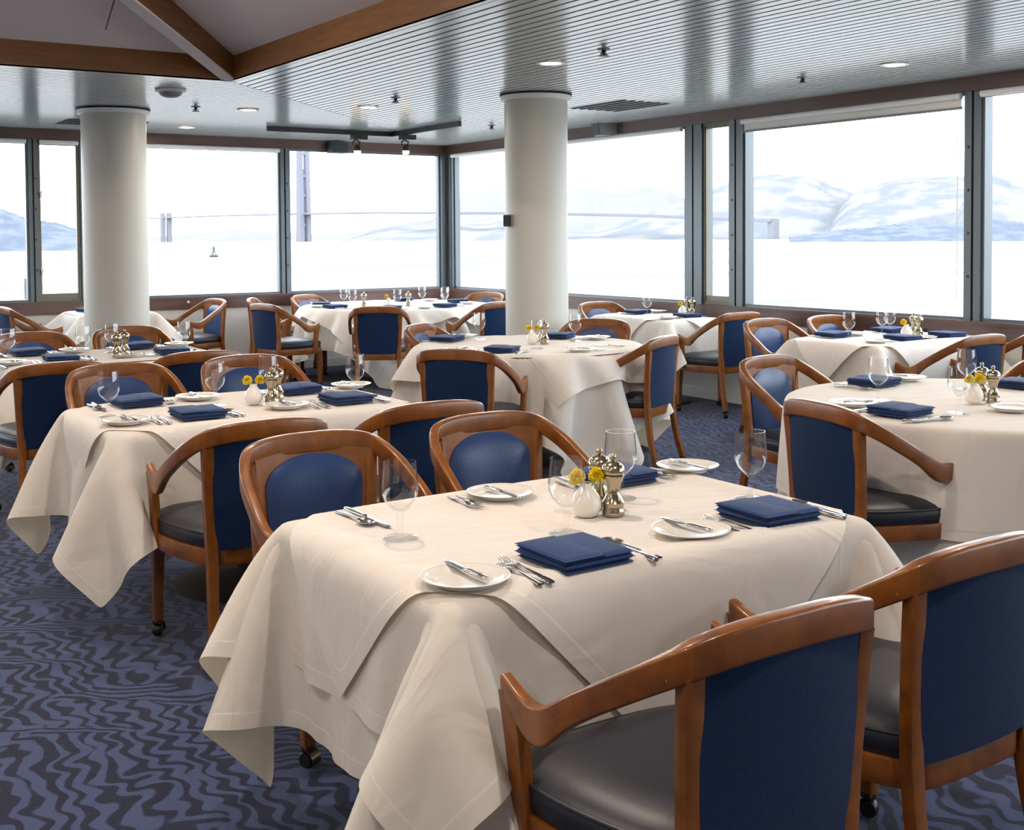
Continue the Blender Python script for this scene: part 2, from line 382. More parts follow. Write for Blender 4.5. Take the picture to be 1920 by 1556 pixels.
# sloping plaster panels of the pit and the hip rafter
T = 2.9; z1 = 2.705; z2 = z1 + .33 * T
X2, Y2 = XL + .9, YF + .9
O = [(PX, PY), (X2, PY), (X2, Y2), (PX, Y2)]; I = [(PX - T, PY - T), (X2 + T, PY - T), (X2 + T, Y2 + T), (PX - T, Y2 + T)]
mb = MB(); vs = [(*p, z1) for p in O] + [(*p, z2) for p in I]
mb.add(vs + [(a, b, c + .05) for a, b, c in vs], [(0, 1, 5, 4), (1, 2, 6, 5), (2, 3, 7, 6), (3, 0, 4, 7), (4, 5, 6, 7), (8, 12, 13, 9), (9, 13, 14, 10), (10, 14, 15, 11), (11, 15, 12, 8), (12, 15, 14, 13)])
mb.box((XL, YF, ZC), (X2, PY, ZC + .02)).box((X2, YF, ZC), (PX, Y2, ZC + .02))
struct(mb.obj('ceiling_pit', W['plaster'], smooth=False))
def rafter(mb, zo0, zo1, w0, t1=3.):
    d = Vector((-1, -1, 0)).normalized(); s = Vector((1, -1, 0)).normalized() * w0
    a = Vector((PX, PY, 0)); b = a + Vector((-t1, -t1, 0))
    ps = []
    for p, t in ((a, 0), (b, t1)):
        for sg in (-1, 1):
            for z in (zo0, zo1): q = p + s * sg; ps.append((q.x, q.y, z[0] + z[1] * t))
    return mb.add(ps, [(0, 1, 3, 2), (4, 6, 7, 5), (0, 4, 5, 1), (2, 3, 7, 6), (0, 2, 6, 4), (1, 5, 7, 3)])
struct(rafter(MB(), (ZC + .012, .30), (2.72, .33), .05).obj('trim_22', W['beam'], smooth=False))
struct(rafter(MB(), (ZC - .002, .30), (ZC + .011, .30), .046).obj('trim_23', W['plaster'], smooth=False))
mb = MB(); sx = -5.15
mb.add([(sx - .004, PY - .001, z1 + .001), (sx + .004, PY - .001, z1 + .001), (sx - .10 + .004, PY - .85, z1 + .33 * .85 - .002), (sx - .10 - .004, PY - .85, z1 + .33 * .85 - .002),
        (sx - .004, PY - .001, z1 + .01), (sx + .004, PY - .001, z1 + .01), (sx - .10 + .004, PY - .85, z1 + .33 * .85 + .01), (sx - .10 - .004, PY - .85, z1 + .33 * .85 + .01)],
       [(0, 1, 2, 3), (7, 6, 5, 4), (0, 4, 5, 1), (1, 5, 6, 2), (2, 6, 7, 3), (3, 7, 4, 0)])
struct(mb.obj('trim_24', W['dkgrey'], smooth=False))

# round columns
for (cx, cy, r, lab) in ((-2.005, -4.74, .243, 'round white column carrying a small grey box, standing by the mid-room round table'), (-4.484, -2.12, .262, 'plain round white column standing before the casement window')):
    e = empty('column', (cx, cy, 0), label=lab, cat='column', kind='structure')
    MB().lathe([(r, 0), (r, ZC - .012)], 64).obj('shaft', W['paint'], e)
    MB().lathe([(r, ZC - .05), (r + .026, ZC - .046), (r + .03, ZC - .014), (r, ZC - .012)], 64).obj('collar', W['white'], e)
    MB().lathe([(r, ZC - .014), (r + .034, ZC - .0135), (r + .034, ZC - .003), (r, ZC - .002)], 64).obj('cap_ring', W['void'], e)

# ------------------------------------------------------------------ ceiling fittings
def downlight(x, y, lab):
    e = empty('downlight', (x, y, ZC - .001), label=lab, cat='ceiling light', group='recessed ceiling lights')
    MB().lathe([(.064, 0), (.09, -.001), (.092, -.006), (.068, -.008), (.064, -.004)], 32).obj('trim_ring', W['white'], e)
    MB().lathe([(.0, -.011), (.04, -.010), (.06, -.006), (.063, .0), (.0, 0.)], 32).obj('lamp', W['lamp'], e)
LAMPS = [(-2.897, -6.186), (-.968, -7.264), (-2.743, -3.363), (-3.521, -2.677), (-3.45, -.881)]
for q, l in zip(LAMPS, ('lit recessed ceiling light just before the column with the grey box', 'recessed ceiling light above the window with the lowered roller blind', 'recessed ceiling light between mitre line and the track light',
                        'recessed ceiling light in the aisle-side slats behind the smoke detector', 'recessed ceiling light close to the header beam of the back wall')): downlight(*q, l)
def sprinkler(x, y, lab):
    e = empty('sprinkler', (x, y, ZC - .001), label=lab, cat='sprinkler', group='ceiling sprinklers'); e.scale = (1.2, 1.2, .72)
    MB().lathe([(.0, 0), (.032, 0), (.03, -.006), (.0, -.008)], 20).obj('escutcheon', W['grey'], e)
    MB().lathe([(.0, -.006), (.011, -.006), (.011, -.03), (.006, -.034), (.006, -.05), (.026, -.052), (.026, -.056), (.0, -.058)], 16).tube([(-.014, 0, -.03), (-.017, 0, -.04), (-.006, 0, -.05)], .004, 6).tube([(.014, 0, -.03), (.017, 0, -.04), (.006, 0, -.05)], .004, 6).obj('head', W['black'], e)
for x, y, l in ((-2.941, -6.775, 'dark sprinkler head hanging beyond the lit ceiling light by the column'), (-.991, -6.512, 'small sprinkler head in the slats near the lowered roller blind'), (-2.848, -4.045, 'small sprinkler head between the raised pit corner and boxed column'),
                (-3.963, -2.657, 'small sprinkler head behind the dome smoke detector'), (-.955, -2.481, 'tiny sprinkler head above the large round corner table')): sprinkler(x, y, l)
e = empty('smoke_detector', (-4.49, -3.66, ZC - .001), label='grey dome smoke detector on the slatted ceiling near the timber pit corner', cat='smoke detector')
MB().lathe([(.0, 0), (.11, 0), (.112, -.012), (.095, -.02), (.0, -.02)], 32).obj('mount', W['white'], e)
MB().lathe([(.0, -.02), (.085, -.02), (.075, -.04), (.045, -.055), (.0, -.058)], 32).obj('sensor', W['grey'], e)
def vent(x0, x1, y0, y1, along, lab):
    cx, cy = (x0 + x1) / 2, (y0 + y1) / 2
    e = empty('air_vent', (cx, cy, ZC - .002), label=lab, cat='air vent', group='ceiling air vents')
    w, d = (x1 - x0) / 2, (y1 - y0) / 2
    MB().box((-w, -d, 0), (w, d, .001)).obj('duct_face', W['slat'], e, smooth=False)
    for i in range(6):
        t = -1 + 2 * (i + .5) / 6
        if along == 'y': MB().box((t * w - .022, -d, -.004), (t * w + .022, d, -.001)).obj('slot', W['void'], e, smooth=False)
        else: MB().box((-w, t * d - .022, -.004), (w, t * d + .022, -.001)).obj('slot', W['void'], e, smooth=False)
vent(-1.235, -.695, -4.82, -4.12, 'y', 'square ceiling vent of dark slots beside the boxed column')
vent(-4.62, -3.9, -1.19, -.62, 'x', 'square ceiling vent half hidden by the plain column')
# track light
e = empty('track_light', (-1.45, -1.36, ZC), label='L-shaped black track light with two lit heads above the corner table', cat='track light')
MB().box((-1.37, -.016, -.05), (.016, .016, -.002)).obj('track', W['black'], e, smooth=False)
MB().box((-.016, -1.34, -.05), (.016, -.016, -.002)).obj('track', W['black'], e, smooth=False)
for hx, hy in ((-.43, -.05), (0., -.28)):
    hd = MB().box((hx - .06, hy - .04, -.1), (hx + .1, hy + .04, -.05)).tube([(hx - .02, hy, -.1), (hx - .05, hy, -.13), (hx - .05, hy, -.16)], .008).tube([(hx - .02, hy, -.1), (hx + .03, hy, -.12), (hx + .02, hy, -.16)], .008).lathe([(.02, -.15), (.034, -.16), (.04, -.21), (.034, -.212)], 16, (hx, hy, 0)).obj('head', W['black'], e)
    MB().lathe([(.0, -.20), (.03, -.20), (.036, -.225), (.03, -.245), (.0, -.25)], 16, (hx, hy, 0)).obj('bulb', W['bulb'], hd)
# speakers
e = empty('wall_speaker', (-1.47, -.02, 2.4), label='dark blue-grey speaker box on the header beam beside the track light', cat='speaker')
MB().box((-.1, -.14, -.005), (.1, 0, .115)).obj('cabinet', W['dkgrey'], e, smooth=False)
MB().box((-.085, -.146, .01), (.085, -.139, .1)).obj('grille', mat('speaker_grille', (.04, .05, .06), .8, bump=(300, .5, .002, (1, 1, 1))), e, smooth=False)
e = empty('wedge_speaker', (-.02, -3.12, 2.42), label='wedge shaped grey speaker on the header beam above the boxed column window', cat='speaker')
mb = MB(); mb.add([(0, -.14, 0), (-.13, -.05, 0), (-.13, .05, 0), (0, .14, 0), (0, -.14, .13), (-.16, -.06, .13), (-.16, .06, .13), (0, .14, .13)], [(3, 2, 1, 0), (4, 5, 6, 7), (0, 1, 5, 4), (1, 2, 6, 5), (2, 3, 7, 6), (3, 0, 4, 7)]); mb.obj('cabinet', W['grey'], e, smooth=False)
mb = MB(); mb.add([(-.132, -.045, .01), (-.132, .045, .01), (-.16, .052, .122), (-.16, -.052, .122), (-.137, -.045, .01), (-.137, .045, .01), (-.166, .052, .122), (-.166, -.052, .122)], [(3, 2, 1, 0), (4, 5, 6, 7), (0, 1, 5, 4), (1, 2, 6, 5), (2, 3, 7, 6), (3, 0, 4, 7)]); mb.obj('grille', W['dkgrey'], e, smooth=False)
# little box on the column
e = empty('control_box', (-2.225, -4.734, 1.57), -PI / 2 + .35, label='small grey control box with black face fixed to the round column', cat='control box')
MB().box((-.035, -.06, -.045), (.035, .02, .045)).obj('housing', W['grey'], e, smooth=False)
MB().box((-.03, -.075, -.04), (.03, -.059, .04)).obj('face', W['black'], e, smooth=False)
# roller blinds
def blind(side, a, b, drop, lab):
    e = empty('roller_blind', label=lab, cat='roller blind', group='roller blinds')
    def M(u, v, z): return (u, v, z) if side == 'b' else (v, u, z)
    pts = [M(a + .02, -.022, ZB - .028), M(b - .02, -.022, ZB - .028)]
    MB().tube(pts, .022, 20).obj('roll', W['white'], e)
    lo, hi = M(a + .03, -.004, ZB - drop), M(b - .03, -.001, ZB - .028)
    MB().box(tuple(map(min, lo, hi)), tuple(map(max, lo, hi))).obj('blind_sheet', W['blindfab'], e, smooth=False)
    lo, hi = M(a + .025, -.012, ZB - drop - .018), M(b - .025, .003, ZB - drop)
    MB().box(tuple(map(min, lo, hi)), tuple(map(max, lo, hi))).obj('hem_bar', W['grey'], e, smooth=False)
blind('r', -7.1, -4.925, .1, 'white roller blind a little lowered over the wide hill-view window')
blind('r', -9.6, -7.22, .035, 'rolled-up white blind over the window beyond the grooved far post')
blind('r', -4.205, -.13, .03, 'rolled-up white blind over the window behind the boxed column')
blind('b', -4.203, -2.118, .035, 'rolled-up white blind over the window with the buoy')
blind('b', -4.65, -4.245, .04, 'short rolled-up blind over the narrow hinged window')
blind('b', -7.4, -4.735, .035, 'rolled-up white blind over the window facing the dark trees')
# chain of the lowered blind
tag(MB().tube([(-.03, -7.06, 2.3), (-.03, -7.06, 1.0)], .003, 6).obj('blind_chain', W['white']), 'thin pull chain hanging beside the grooved window post', 'blind chain')

# ------------------------------------------------------------------ furniture: the captain's chair
def make_chair():
    root = empty('captain_chair')
    # crest rail and arms in one horseshoe
    half = [(0, -.280, .803, .064, .017), (.11, -.277, .801, .064, .017), (.20, -.266, .791, .062, .017), (.252, -.240, .771, .06, .017), (.290, -.165, .724, .058, .0165),
            (.306, -.05, .655, .06, .016), (.309, .02, .604, .072, .016), (.306, .065, .588, .07, .016), (.301, .115, .596, .058, .0155), (.294, .18, .628, .03, .014)]
    full = [(-a, b, c, d, e) for a, b, c, d, e in half[:0:-1]] + half
    P = catmull(full, 6)
    pts = [p[:3] for p in P]
    tone = []
    for i in range(len(P) - 1):
        s = abs(P[i][0]) if P[i][1] < -.1 else .4
        tone.append(-.14 if .175 < s < .235 else (.06 if s > .3 else .0))
    mb = MB(); band(mb, pts, lambda i: rrect(P[i][4], P[i][3] / 2, .007, 3), tone=tone); mb.obj('crest_rail', W['wood'], root)
    # posts
    for sg in (-1, 1):
        pp = [(.223, -.300, .055), (.214, -.262, .20), (.206, -.238, .36), (.209, -.236, .47), (.217, -.243, .62), (.226, -.2545, .760)]
        Q = catmull(pp, 5); mb = MB(); rings = []
        for i, p in enumerate(Q):
            t = i / (len(Q) - 1); w = .0165 + .0055 * min(1, t * 2.2); d = .0165 - .001 * t
            rings.append([(sg * p[0] + u, p[1] + v, p[2]) for u, v in rrect(w, d, .004, 2)])
        mb.rings(rings, tone=[.05 if .42 < p[2] < .5 else 0. for p in Q]); l = mb.obj('rear_leg', W['wood'], root); caster(l, sg * .223, -.300)
        pp = [(.262, .212, .055), (.262, .208, .2), (.258, .20, .385)]
        mb = MB(); mb.rings([[(sg * x + u, y + v, z) for u, v in rrect(w, w, .004, 2)] for (x, y, z), w in zip(pp, (.0175, .020, .0235))])
        l = mb.obj('front_leg', W['wood'], root); caster(l, sg * .262, .212)
        pp = [(.287, .135, .365), (.289, .138, .44), (.292, .148, .53), (.294, .162, .612)]
        Q = catmull(pp, 4); mb = MB(); mb.rings([[(sg * p[0] + u, p[1] + v, p[2]) for u, v in rrect(.016, .022 + .006 * abs(p[2] - .46) / .1 * .6, .004, 2)] for p in Q])
        mb.obj('arm_post', W['wood'], root)
    # seat plan outline
    def outline(off, n=12):
        base = [(0, -.252), (.10, -.250), (.19, -.232), (.245, -.14), (.283, 0), (.292, .10), (.285, .185), (.262, .232), (.20, .256), (.10, .268), (0, .272)]
        full = base + [(-a, b) for a, b in base[-2:0:-1]]
        m = len(full); out = []
        for i in range(m):
            a, b, c, d = (np.array(full[(i + k) % m]) for k in (-1, 0, 1, 2))
            for k in range(5):
                t = k / 5; out.append(.5 * (2 * b + (c - a) * t + (2 * a - 5 * b + 4 * c - d) * t * t + (3 * b - a - 3 * c + d) * t ** 3))
        cen = np.array((0, .01)); res = []
        for p in out:
            v = p - cen; l = np.hypot(*v); res.append(cen + v * (l - off) / l)
        return res
    R = outline(.0); mb = MB(); band(mb, [(p[0], p[1], .374) for p in outline(.012)], lambda i: rrect(.012, .029, .004, 2), closed=True, tone=[(-.1 if i % 9 < 4 else .03) for i in range(len(R))]); mb.obj('seat_frame', W['wood'], root)
    mb = MB(); rings = []
    for off, z in ((.03, .392), (.016, .396), (.010, .402), (.006, .43), (.008, .448), (.014, .455), (.03, .466), (.07, .479), (.13, .488), (.2, .491)):
        rings.append([(p[0], p[1], z) for p in outline(off)])
    mb.rings(rings); s = mb.obj('seat', W['seatleather'], root, angle=60)
    mb = MB(); mb.tube([(p[0], p[1], .453) for p in outline(.009)], .0048, 8, closed=True); mb.obj('piping', W['seatleather'], s)
    # upholstered back: fabric outside, leather pad inside
    def back_y(x, z):
        return -.236 - .030 * (1 - (x / .22) ** 2) * (.5 + .5 * (z - .4) / .37) - .018 * (z - .42) / .35
    def panel(x0, x1t, z0, z1, arch, yo, th, bulge, nx=14, nz=12, corner=0.):
        mb = MB(); fr = []; bk = []
        for j in range(nz + 1):
            v = j / nz; rf = []; rb = []
            for i in range(nx + 1):
                u = -1 + 2 * i / nx; hw = x0 + (x1t - x0) * v
                if corner: hw *= 1 - corner * max(0, (v - .8) / .2) ** 2 * .5 - corner * max(0, (.12 - v) / .12) ** 2 * .25
                x = u * hw; zt = z1 - arch * abs(u) ** 2.5
                z = z0 + (zt - z0) * v
                e = (1 - abs(u) ** 4) * (1 - abs(2 * v - 1) ** 4)
                rf.append((x, back_y(x, z) + yo + bulge * e, z)); rb.append((x, back_y(x, z) + yo - th, z))
            fr.append(rf); bk.append(rb)
        nn = nx + 1; vs = [p for r in fr for p in r] + [p for r in bk for p in r]; o = len(vs) // 2; fs = []
        for j in range(nz):
            for i in range(nx):
                a = j * nn + i; fs.append((a, a + 1, a + nn + 1, a + nn)); fs.append((o + a, o + a + nn, o + a + nn + 1, o + a + 1))
        for j in range(nz):
            for i in (0, nx): a = j * nn + i; fs.append((a, a + nn, o + a + nn, o + a))
        for i in range(nx):
            for j in (0, nz): a = j * nn + i; fs.append((a, o + a, o + a + 1, a + 1))
        return mb.add(vs, fs)
    panel(.193, .218, .402, .782, .02, .008, .018, .0).obj('back_panel', W['fabric'], root, angle=50)
    # wooden inner frame band round the pad
    panel(.196, .222, .405, .785, .016, .017, .008, .0).obj('inner_frame', W['wood'], root, angle=50)
    pd = panel(.168, .188, .43, .768, .040, .022, .006, .022, 18, 18, .35).obj('back_cushion', W['leather'], root, angle=60)
    return root
CASTER = None
def caster(leg, x, y):
    global CASTER
    if CASTER is None:
        mb = MB(); mb.lathe([(.0, .062), (.02, .062), (.021, .05), (.012, .048), (.0, .048)], 14)
        wheel = [(.0, -.016), (.019, -.016), (.0235, -.010), (.0235, .010), (.019, .016), (.0, .016)]
        Mx = Matrix.Translation((0, 0, .0236)) @ Matrix.Rotation(PI / 2, 4, 'Y')
        mb.lathe(wheel, 18, M=Mx)
        mh = MB(); rings = []
        for k in range(8):
            a = -.35 + 2.5 * k / 7
            rings.append([(u, .0275 * math.cos(a), .0236 + .0275 * math.sin(a)) for u in (-.019, .019)])
        mh.rings([[(-.019, p[0][1], p[0][2]), (.019, p[0][1], p[0][2]), (.019, p[0][1] * 1.1, .0236 + (p[0][2] - .0236) * 1.1), (-.019, p[0][1] * 1.1, .0236 + (p[0][2] - .0236) * 1.1)] for p in rings])
        CASTER = (mb.mesh('caster', W['black']), mh.mesh('caster_hood', W['caster']))
        # one mesh with two materials keeps each caster a single sub-part
        me = CASTER[0]; bm = bmesh.new(); bm.from_mesh(me); n0 = len(bm.faces); bm.from_mesh(CASTER[1]); bm.faces.ensure_lookup_table()
        for f in bm.faces[n0:]: f.material_index = 1
        bm.to_mesh(me); bm.free(); me.materials.append(W['caster']); CASTER = me
    o = link('caster', CASTER, leg, (x, y, 0), -.6 if x < 0 else .5)
    return o

GC = 'wooden captain chairs round the dining tables'
CH = [  # crest-centre x, y, yaw degrees, label
 (-5.785, -10.885, 0, 'wooden captain chair with its blue back to the viewer, drawn to the front table'),
 (-5.125, -10.80, 0, 'wooden captain chair beside it at the front table, cut by the picture edge'),
 (-5.70, -8.77, 180, 'captain chair facing the viewer behind the wine glass at the front table'),
 (-5.03, -8.75, 180, 'captain chair facing the viewer behind the plate, mills and flowers of front table'),
 (-5.71, -8.44, 0, 'captain chair at the second aisle table showing its side, seat and two casters'),
 (-5.03, -8.40, 0, 'captain chair at second aisle table with its back against the pad of another'),
 (-5.62, -6.27, 180, 'captain chair facing the viewer at the far aisle-side place of second aisle table'),
 (-4.95, -6.25, 180, 'captain chair facing the viewer behind flowers and mills of second aisle table'),
 (-5.83, -6.02, 0, 'captain chair at the third aisle table, standing on bare carpet at picture edge'),
 (-5.06, -5.90, 0, 'captain chair at the third aisle table, only top of its back visible'),
 (-4.86, -3.75, 180, 'captain chair facing the viewer at third aisle table, before the plain column'),
 (-5.54, -3.86, 180, 'captain chair facing the viewer at third aisle table by the picture edge'),
 (-5.10, -.52, -82, 'captain chair in profile by the window facing the small table behind the column'),
 (-3.02, -.45, 98, 'captain chair by the back window wall, turned towards the small table behind column'),
 (-2.70, -.56, -122, 'captain chair partly hidden behind another, at the large round corner table'),
 (-3.02, -1.68, -76, 'captain chair with empty seat in view on the aisle side of corner table'),
 (-2.37, -2.77, -32, 'captain chair seen square from behind at the large round corner table'),
 (-3.14, -4.88, 213, 'captain chair with bright blue pad on the aisle side of mid-room round table'),
 (-3.90, -6.665, -52, 'captain chair with its back to the viewer at the mid-room round table'),
 (-2.42, -6.72, 25, 'captain chair turned away, standing free on carpet beside the mid-room round table'),
 (-1.80, -5.25, 128, 'captain chair with dark pad behind the mid-room round table beside the column'),
 (-1.12, -2.85, 11, 'captain chair half hidden by the boxed column at the corner table'),
 (-.16, -1.15, 110, 'captain chair in the window corner beyond the large round table'),
 (-1.97, -.24, 205, 'captain chair against the back window ledge beyond the large round table'),
 (-.42, -3.45, 180, 'captain chair facing the viewer at the far end of the small window table'),
 (-.47, -5.40, 0, 'captain chair with empty seat in view at the near end of small window table'),
 (-.86, -6.02, 180, 'captain chair facing the viewer on the aisle side of the blind-window table'),
 (-.24, -6.06, 180, 'captain chair tight against the window ledge at the blind-window table'),
 (-.84, -7.85, 0, 'captain chair with sweeping arm at the near side of the blind-window table'),
 (-.20, -7.86, 0, 'captain chair cut by the picture edge at the blind-window table'),
 (-2.82, -7.94, 186, 'captain chair with bright blue pad facing the viewer at cut-off round table'),
 (-3.89, -9.245, -100, 'captain chair showing its back, dark seat and curled arm at cut-off round table'),
 (-1.72, -8.92, 95, 'captain chair barely in shot on the far side of the cut-off round table'),
]
proto = make_chair()
_done = set()
def narrow(o):
    for ch in o.children:
        if ch.name.startswith('caster'): ch.location.x *= .89
        elif ch.data.name not in _done:
            _done.add(ch.data.name); ch.data.transform(Matrix.Diagonal((.89, 1, 1, 1)))
        narrow(ch)
narrow(proto)
for i, (x, y, yaw, lab) in enumerate(CH):
    o = proto if i == 0 else copy_tree(proto)
    a = math.radians(yaw); o.location = (x - math.sin(a) * .278, y + math.cos(a) * .278, 0); o.rotation_euler = (0, 0, a)
    tag(o, lab, 'chair', GC)

# ------------------------------------------------------------------ tables and draped cloths
def make_sim(nx, ny, h, rot, shape, top, steps=450, seed=1, c=(0., 0.), bend=.022, lim=(9., 9.)):
    """hang a square-woven cloth over a table top; returns grid of points"""
    rs = np.random.RandomState(seed)
    gx = (np.arange(nx) - (nx - 1) / 2) * h; gy = (np.arange(ny) - (ny - 1) / 2) * h
    X, Y = np.meshgrid(gx, gy, indexing='ij'); cr, sr = math.cos(rot), math.sin(rot)
    P = np.stack([X * cr - Y * sr + c[0], X * sr + Y * cr + c[1], np.full_like(X, top + .001)], -1).reshape(-1, 3)
    P[:, 2] += rs.rand(len(P)) * .002; P[:, :2] += (rs.rand(len(P), 2) - .5) * .001
    idx = np.arange(nx * ny).reshape(nx, ny); B = []
    def add(di, dj, k, one):
        rest = h * math.hypot(di, dj)
        a = idx[:nx - di, max(0, -dj):ny - max(0, dj)]; b = idx[di:, max(0, dj):ny + min(0, dj)]
        per = 2 * max(di, abs(dj)); half = per // 2
        ii = np.arange(a.shape[0])[:, None] + 0 * a; jj = np.arange(a.shape[1])[None, :] + 0 * a
        sel = ((ii % (2 * di)) < di) if di else ((jj % (2 * dj)) < dj)
        for m in (sel, ~sel): B.append((a[m], b[m], rest, k, one))
    add(1, 0, 1., 0); add(0, 1, 1., 0); add(1, 1, .6, 0); add(1, -1, .6, 0)
    add(2, 0, bend, 1); add(0, 2, bend, 1); add(4, 0, bend * .2, 1); add(0, 4, bend * .2, 1); add(3, 3, bend * .2, 1); add(3, -3, bend * .2, 1)
    V = np.zeros_like(P); dt = 1 / 300.
    def collide(P, old, st):
        if shape[0] == 'box':
            a, b = shape[1], shape[2]
            ins = (np.abs(P[:, 0]) < a) & (np.abs(P[:, 1]) < b) & (P[:, 2] < top)
            i = np.where(ins)[0]
            if len(i):
                q = P[i]; dz = top - q[:, 2]; dx = a - np.abs(q[:, 0]); dy = b - np.abs(q[:, 1])
                zt = (dz <= dx) & (dz <= dy); xt = ~zt & (dx <= dy); yt = ~zt & ~xt
                P[i[zt], 2] = top; P[i[zt], :2] += .5 * (old[i[zt], :2] - P[i[zt], :2])
                P[i[xt], 0] = np.sign(q[xt, 0]) * a; P[i[yt], 1] = np.sign(q[yt, 1]) * b
        else:
            R = shape[1]; r = np.hypot(P[:, 0], P[:, 1]); i = np.where((r < R) & (P[:, 2] < top))[0]
            if len(i):
                dz = top - P[i, 2]; dr = R - r[i]; zt = dz <= dr
                P[i[zt], 2] = top; P[i[zt], :2] += .5 * (old[i[zt], :2] - P[i[zt], :2])
                j = i[~zt]; s = (R / np.maximum(r[j], 1e-6))[:, None]; P[j, :2] *= s
        np.maximum(P[:, 2], .012, out=P[:, 2]); L_ = .0 if st > steps * .45 else 9.; np.minimum(P[:, 0], lim[0] + L_, out=P[:, 0]); np.minimum(P[:, 1], lim[1] + L_, out=P[:, 1])
    for st in range(steps):
        old = P.copy(); V[:, 2] -= 9.8 * dt; V *= .992 if st < steps * .75 else .96
        P = P + V * dt
        for it in range(4):
            for a, b, rest, k, one in B:
                d = P[b] - P[a]; l = np.sqrt((d * d).sum(1)) + 1e-9; s = (l - rest) / l * .5 * k
                if one: s = np.minimum(s, 0)
                d *= s[:, None]; P[a] += d; P[b] -= d
            collide(P, old, st)
        V = (P - old) / dt
        sp_ = np.sqrt((V * V).sum(1)); cl = sp_ > 2.; V[cl] *= (2. / sp_[cl])[:, None]
    return P, nx, ny, X, Y
def cloth_mesh(name, sim, m, size, folds=True):
    P, nx, ny, X, Y = sim
    me = bpy.data.meshes.new(name); fs = [(i * ny + j, (i + 1) * ny + j, (i + 1) * ny + j + 1, i * ny + j + 1) for i in range(nx - 1) for j in range(ny - 1)]
    me.from_pydata([tuple(map(float, p)) for p in P], [], fs)
    hx, hy = abs(X[0, 0]), abs(Y[0, 0]); u = np.minimum(hx - np.abs(X), hy - np.abs(Y)).ravel()
    ax, ay = np.abs(X), np.abs(Y); v = np.minimum(np.minimum(ax, ay), np.minimum(np.abs(ax - hx * .52), np.abs(ay - hy * .52))).ravel()
    uvl = me.uv_layers.new(name='UVMap'); li = np.empty(len(me.loops), int); me.loops.foreach_get('vertex_index', li)
    uvl.data.foreach_set('uv', np.stack([u[li], v[li]], -1).ravel().astype(np.float32))
    me.materials.append(m); me.shade_smooth(); return me
def put_cloth(name, me, loc, rz, lab, group):
    o = link(name, me, None, loc, rz); tag(o, lab, 'tablecloth', group)
    s = o.modifiers.new('smooth', 'SUBSURF'); s.levels = 1; s.render_levels = 1
    return o
def round_cloth(R, L, n, amp, top, seed, m):
    rs = random.Random(seed); ph = rs.random() * 6; K = 240
    prof = [(0., top), (R * .5, top), (R - .03, top), (R - .008, top - .002), (R + .003, top - .01)] + [(R + .006, top - .01 - (L - .01) * k / 14) for k in range(1, 15)]
    vs = []; fs = []
    for j, (r, z) in enumerate(prof):
        s = max(0, (top - .01 - z) / max(L - .01, .01))
        for k in range(K):
            a = 2 * PI * k / K
            w = .5 + .5 * math.sin(n * a + ph + .9 * math.sin(3 * a + ph)); w = w ** 1.3
            rr = r + amp * s ** .8 * w * (.7 + .3 * math.sin(5 * a + 2 * ph)) if s > 0 else r
            vs.append((rr * math.cos(a), rr * math.sin(a), z))
    for j in range(len(prof) - 1):
        for k in range(K):
            l = (k + 1) % K; fs.append((j * K + k, j * K + l, (j + 1) * K + l, (j + 1) * K + k))
    me = bpy.data.meshes.new('cloth'); me.from_pydata(vs, [], fs)
    uvl = me.uv_layers.new(name='UVMap'); li = np.empty(len(me.loops), int); me.loops.foreach_get('vertex_index', li)
    zz = np.array([p[2] for p in vs]); rr = np.hypot([p[0] for p in vs], [p[1] for p in vs])
    u = np.where(zz < top - .005, zz - (top - L), L + R - rr); uvl.data.foreach_set('uv', np.stack([u[li], np.ones(len(li))], -1).ravel().astype(np.float32))
    me.materials.append(m); me.shade_smooth(); return me

TOP = .740
def table(name, loc, shape, lab, rz=0., base_r=.29):
    TT = TOP - .005; e = empty(name, (loc[0], loc[1], 0), rz, label=lab, cat='table', group='pedestal dining tables')
    if shape[0] == 'box':
        a, b = shape[1] - .016, shape[2] - .016; MB().rings([[(u, v, z) for u, v in rrect(a - i, b - i, .09, 6)] for z, i in ((TT - .03, .003), (TT - .027, 0), (TT - .003, 0), (TT, .003))]).obj('tabletop', W['ledge'], e)
    else:
        R = shape[1] - .004; MB().lathe([(0, TT - .03), (R - .003, TT - .03), (R, TT - .027), (R, TT - .003), (R - .003, TT), (0, TT)], 64).obj('tabletop', W['ledge'], e)
    MB().lathe([(.0, .05), (.045, .05), (.04, .1), (.038, .64), (.09, .68), (.14, TT - .03), (0, TT - .03)], 24).obj('pedestal', W['iron'], e)
    MB().lathe([(.0, 0), (base_r, 0), (base_r, .012), (base_r * .85, .025), (base_r * .45, .045), (.06, .062), (.0, .065)], 48).obj('base_plate', W['iron'], e)
    return e
A, Bh = .618, .42
NAMES = dict(T1='front table', T2='second aisle table', T3='third aisle table', T4='small table behind the column', T5='large round corner table', T6='mid-room round table', T7='small window table', T8='blind-window table', T9='cut-off round table')
TB = dict(T1=((-5.485, -9.885), ('box', A, Bh)), T2=((-5.43, -7.48), ('box', A + .03, Bh)), T3=((-5.30, -4.86), ('box', A + .03, Bh)), T8=((-.70, -6.99), ('box', .56, .40)),
          T7=((-.47, -4.36), ('box', .34, .53)), T4=((-4.12, -.52), ('box', .38, .38)), T5=((-1.40, -1.30), ('cyl', .98)), T6=((-2.88, -5.89), ('cyl', .75)), T9=((-2.83, -9.20), ('cyl', .80)))
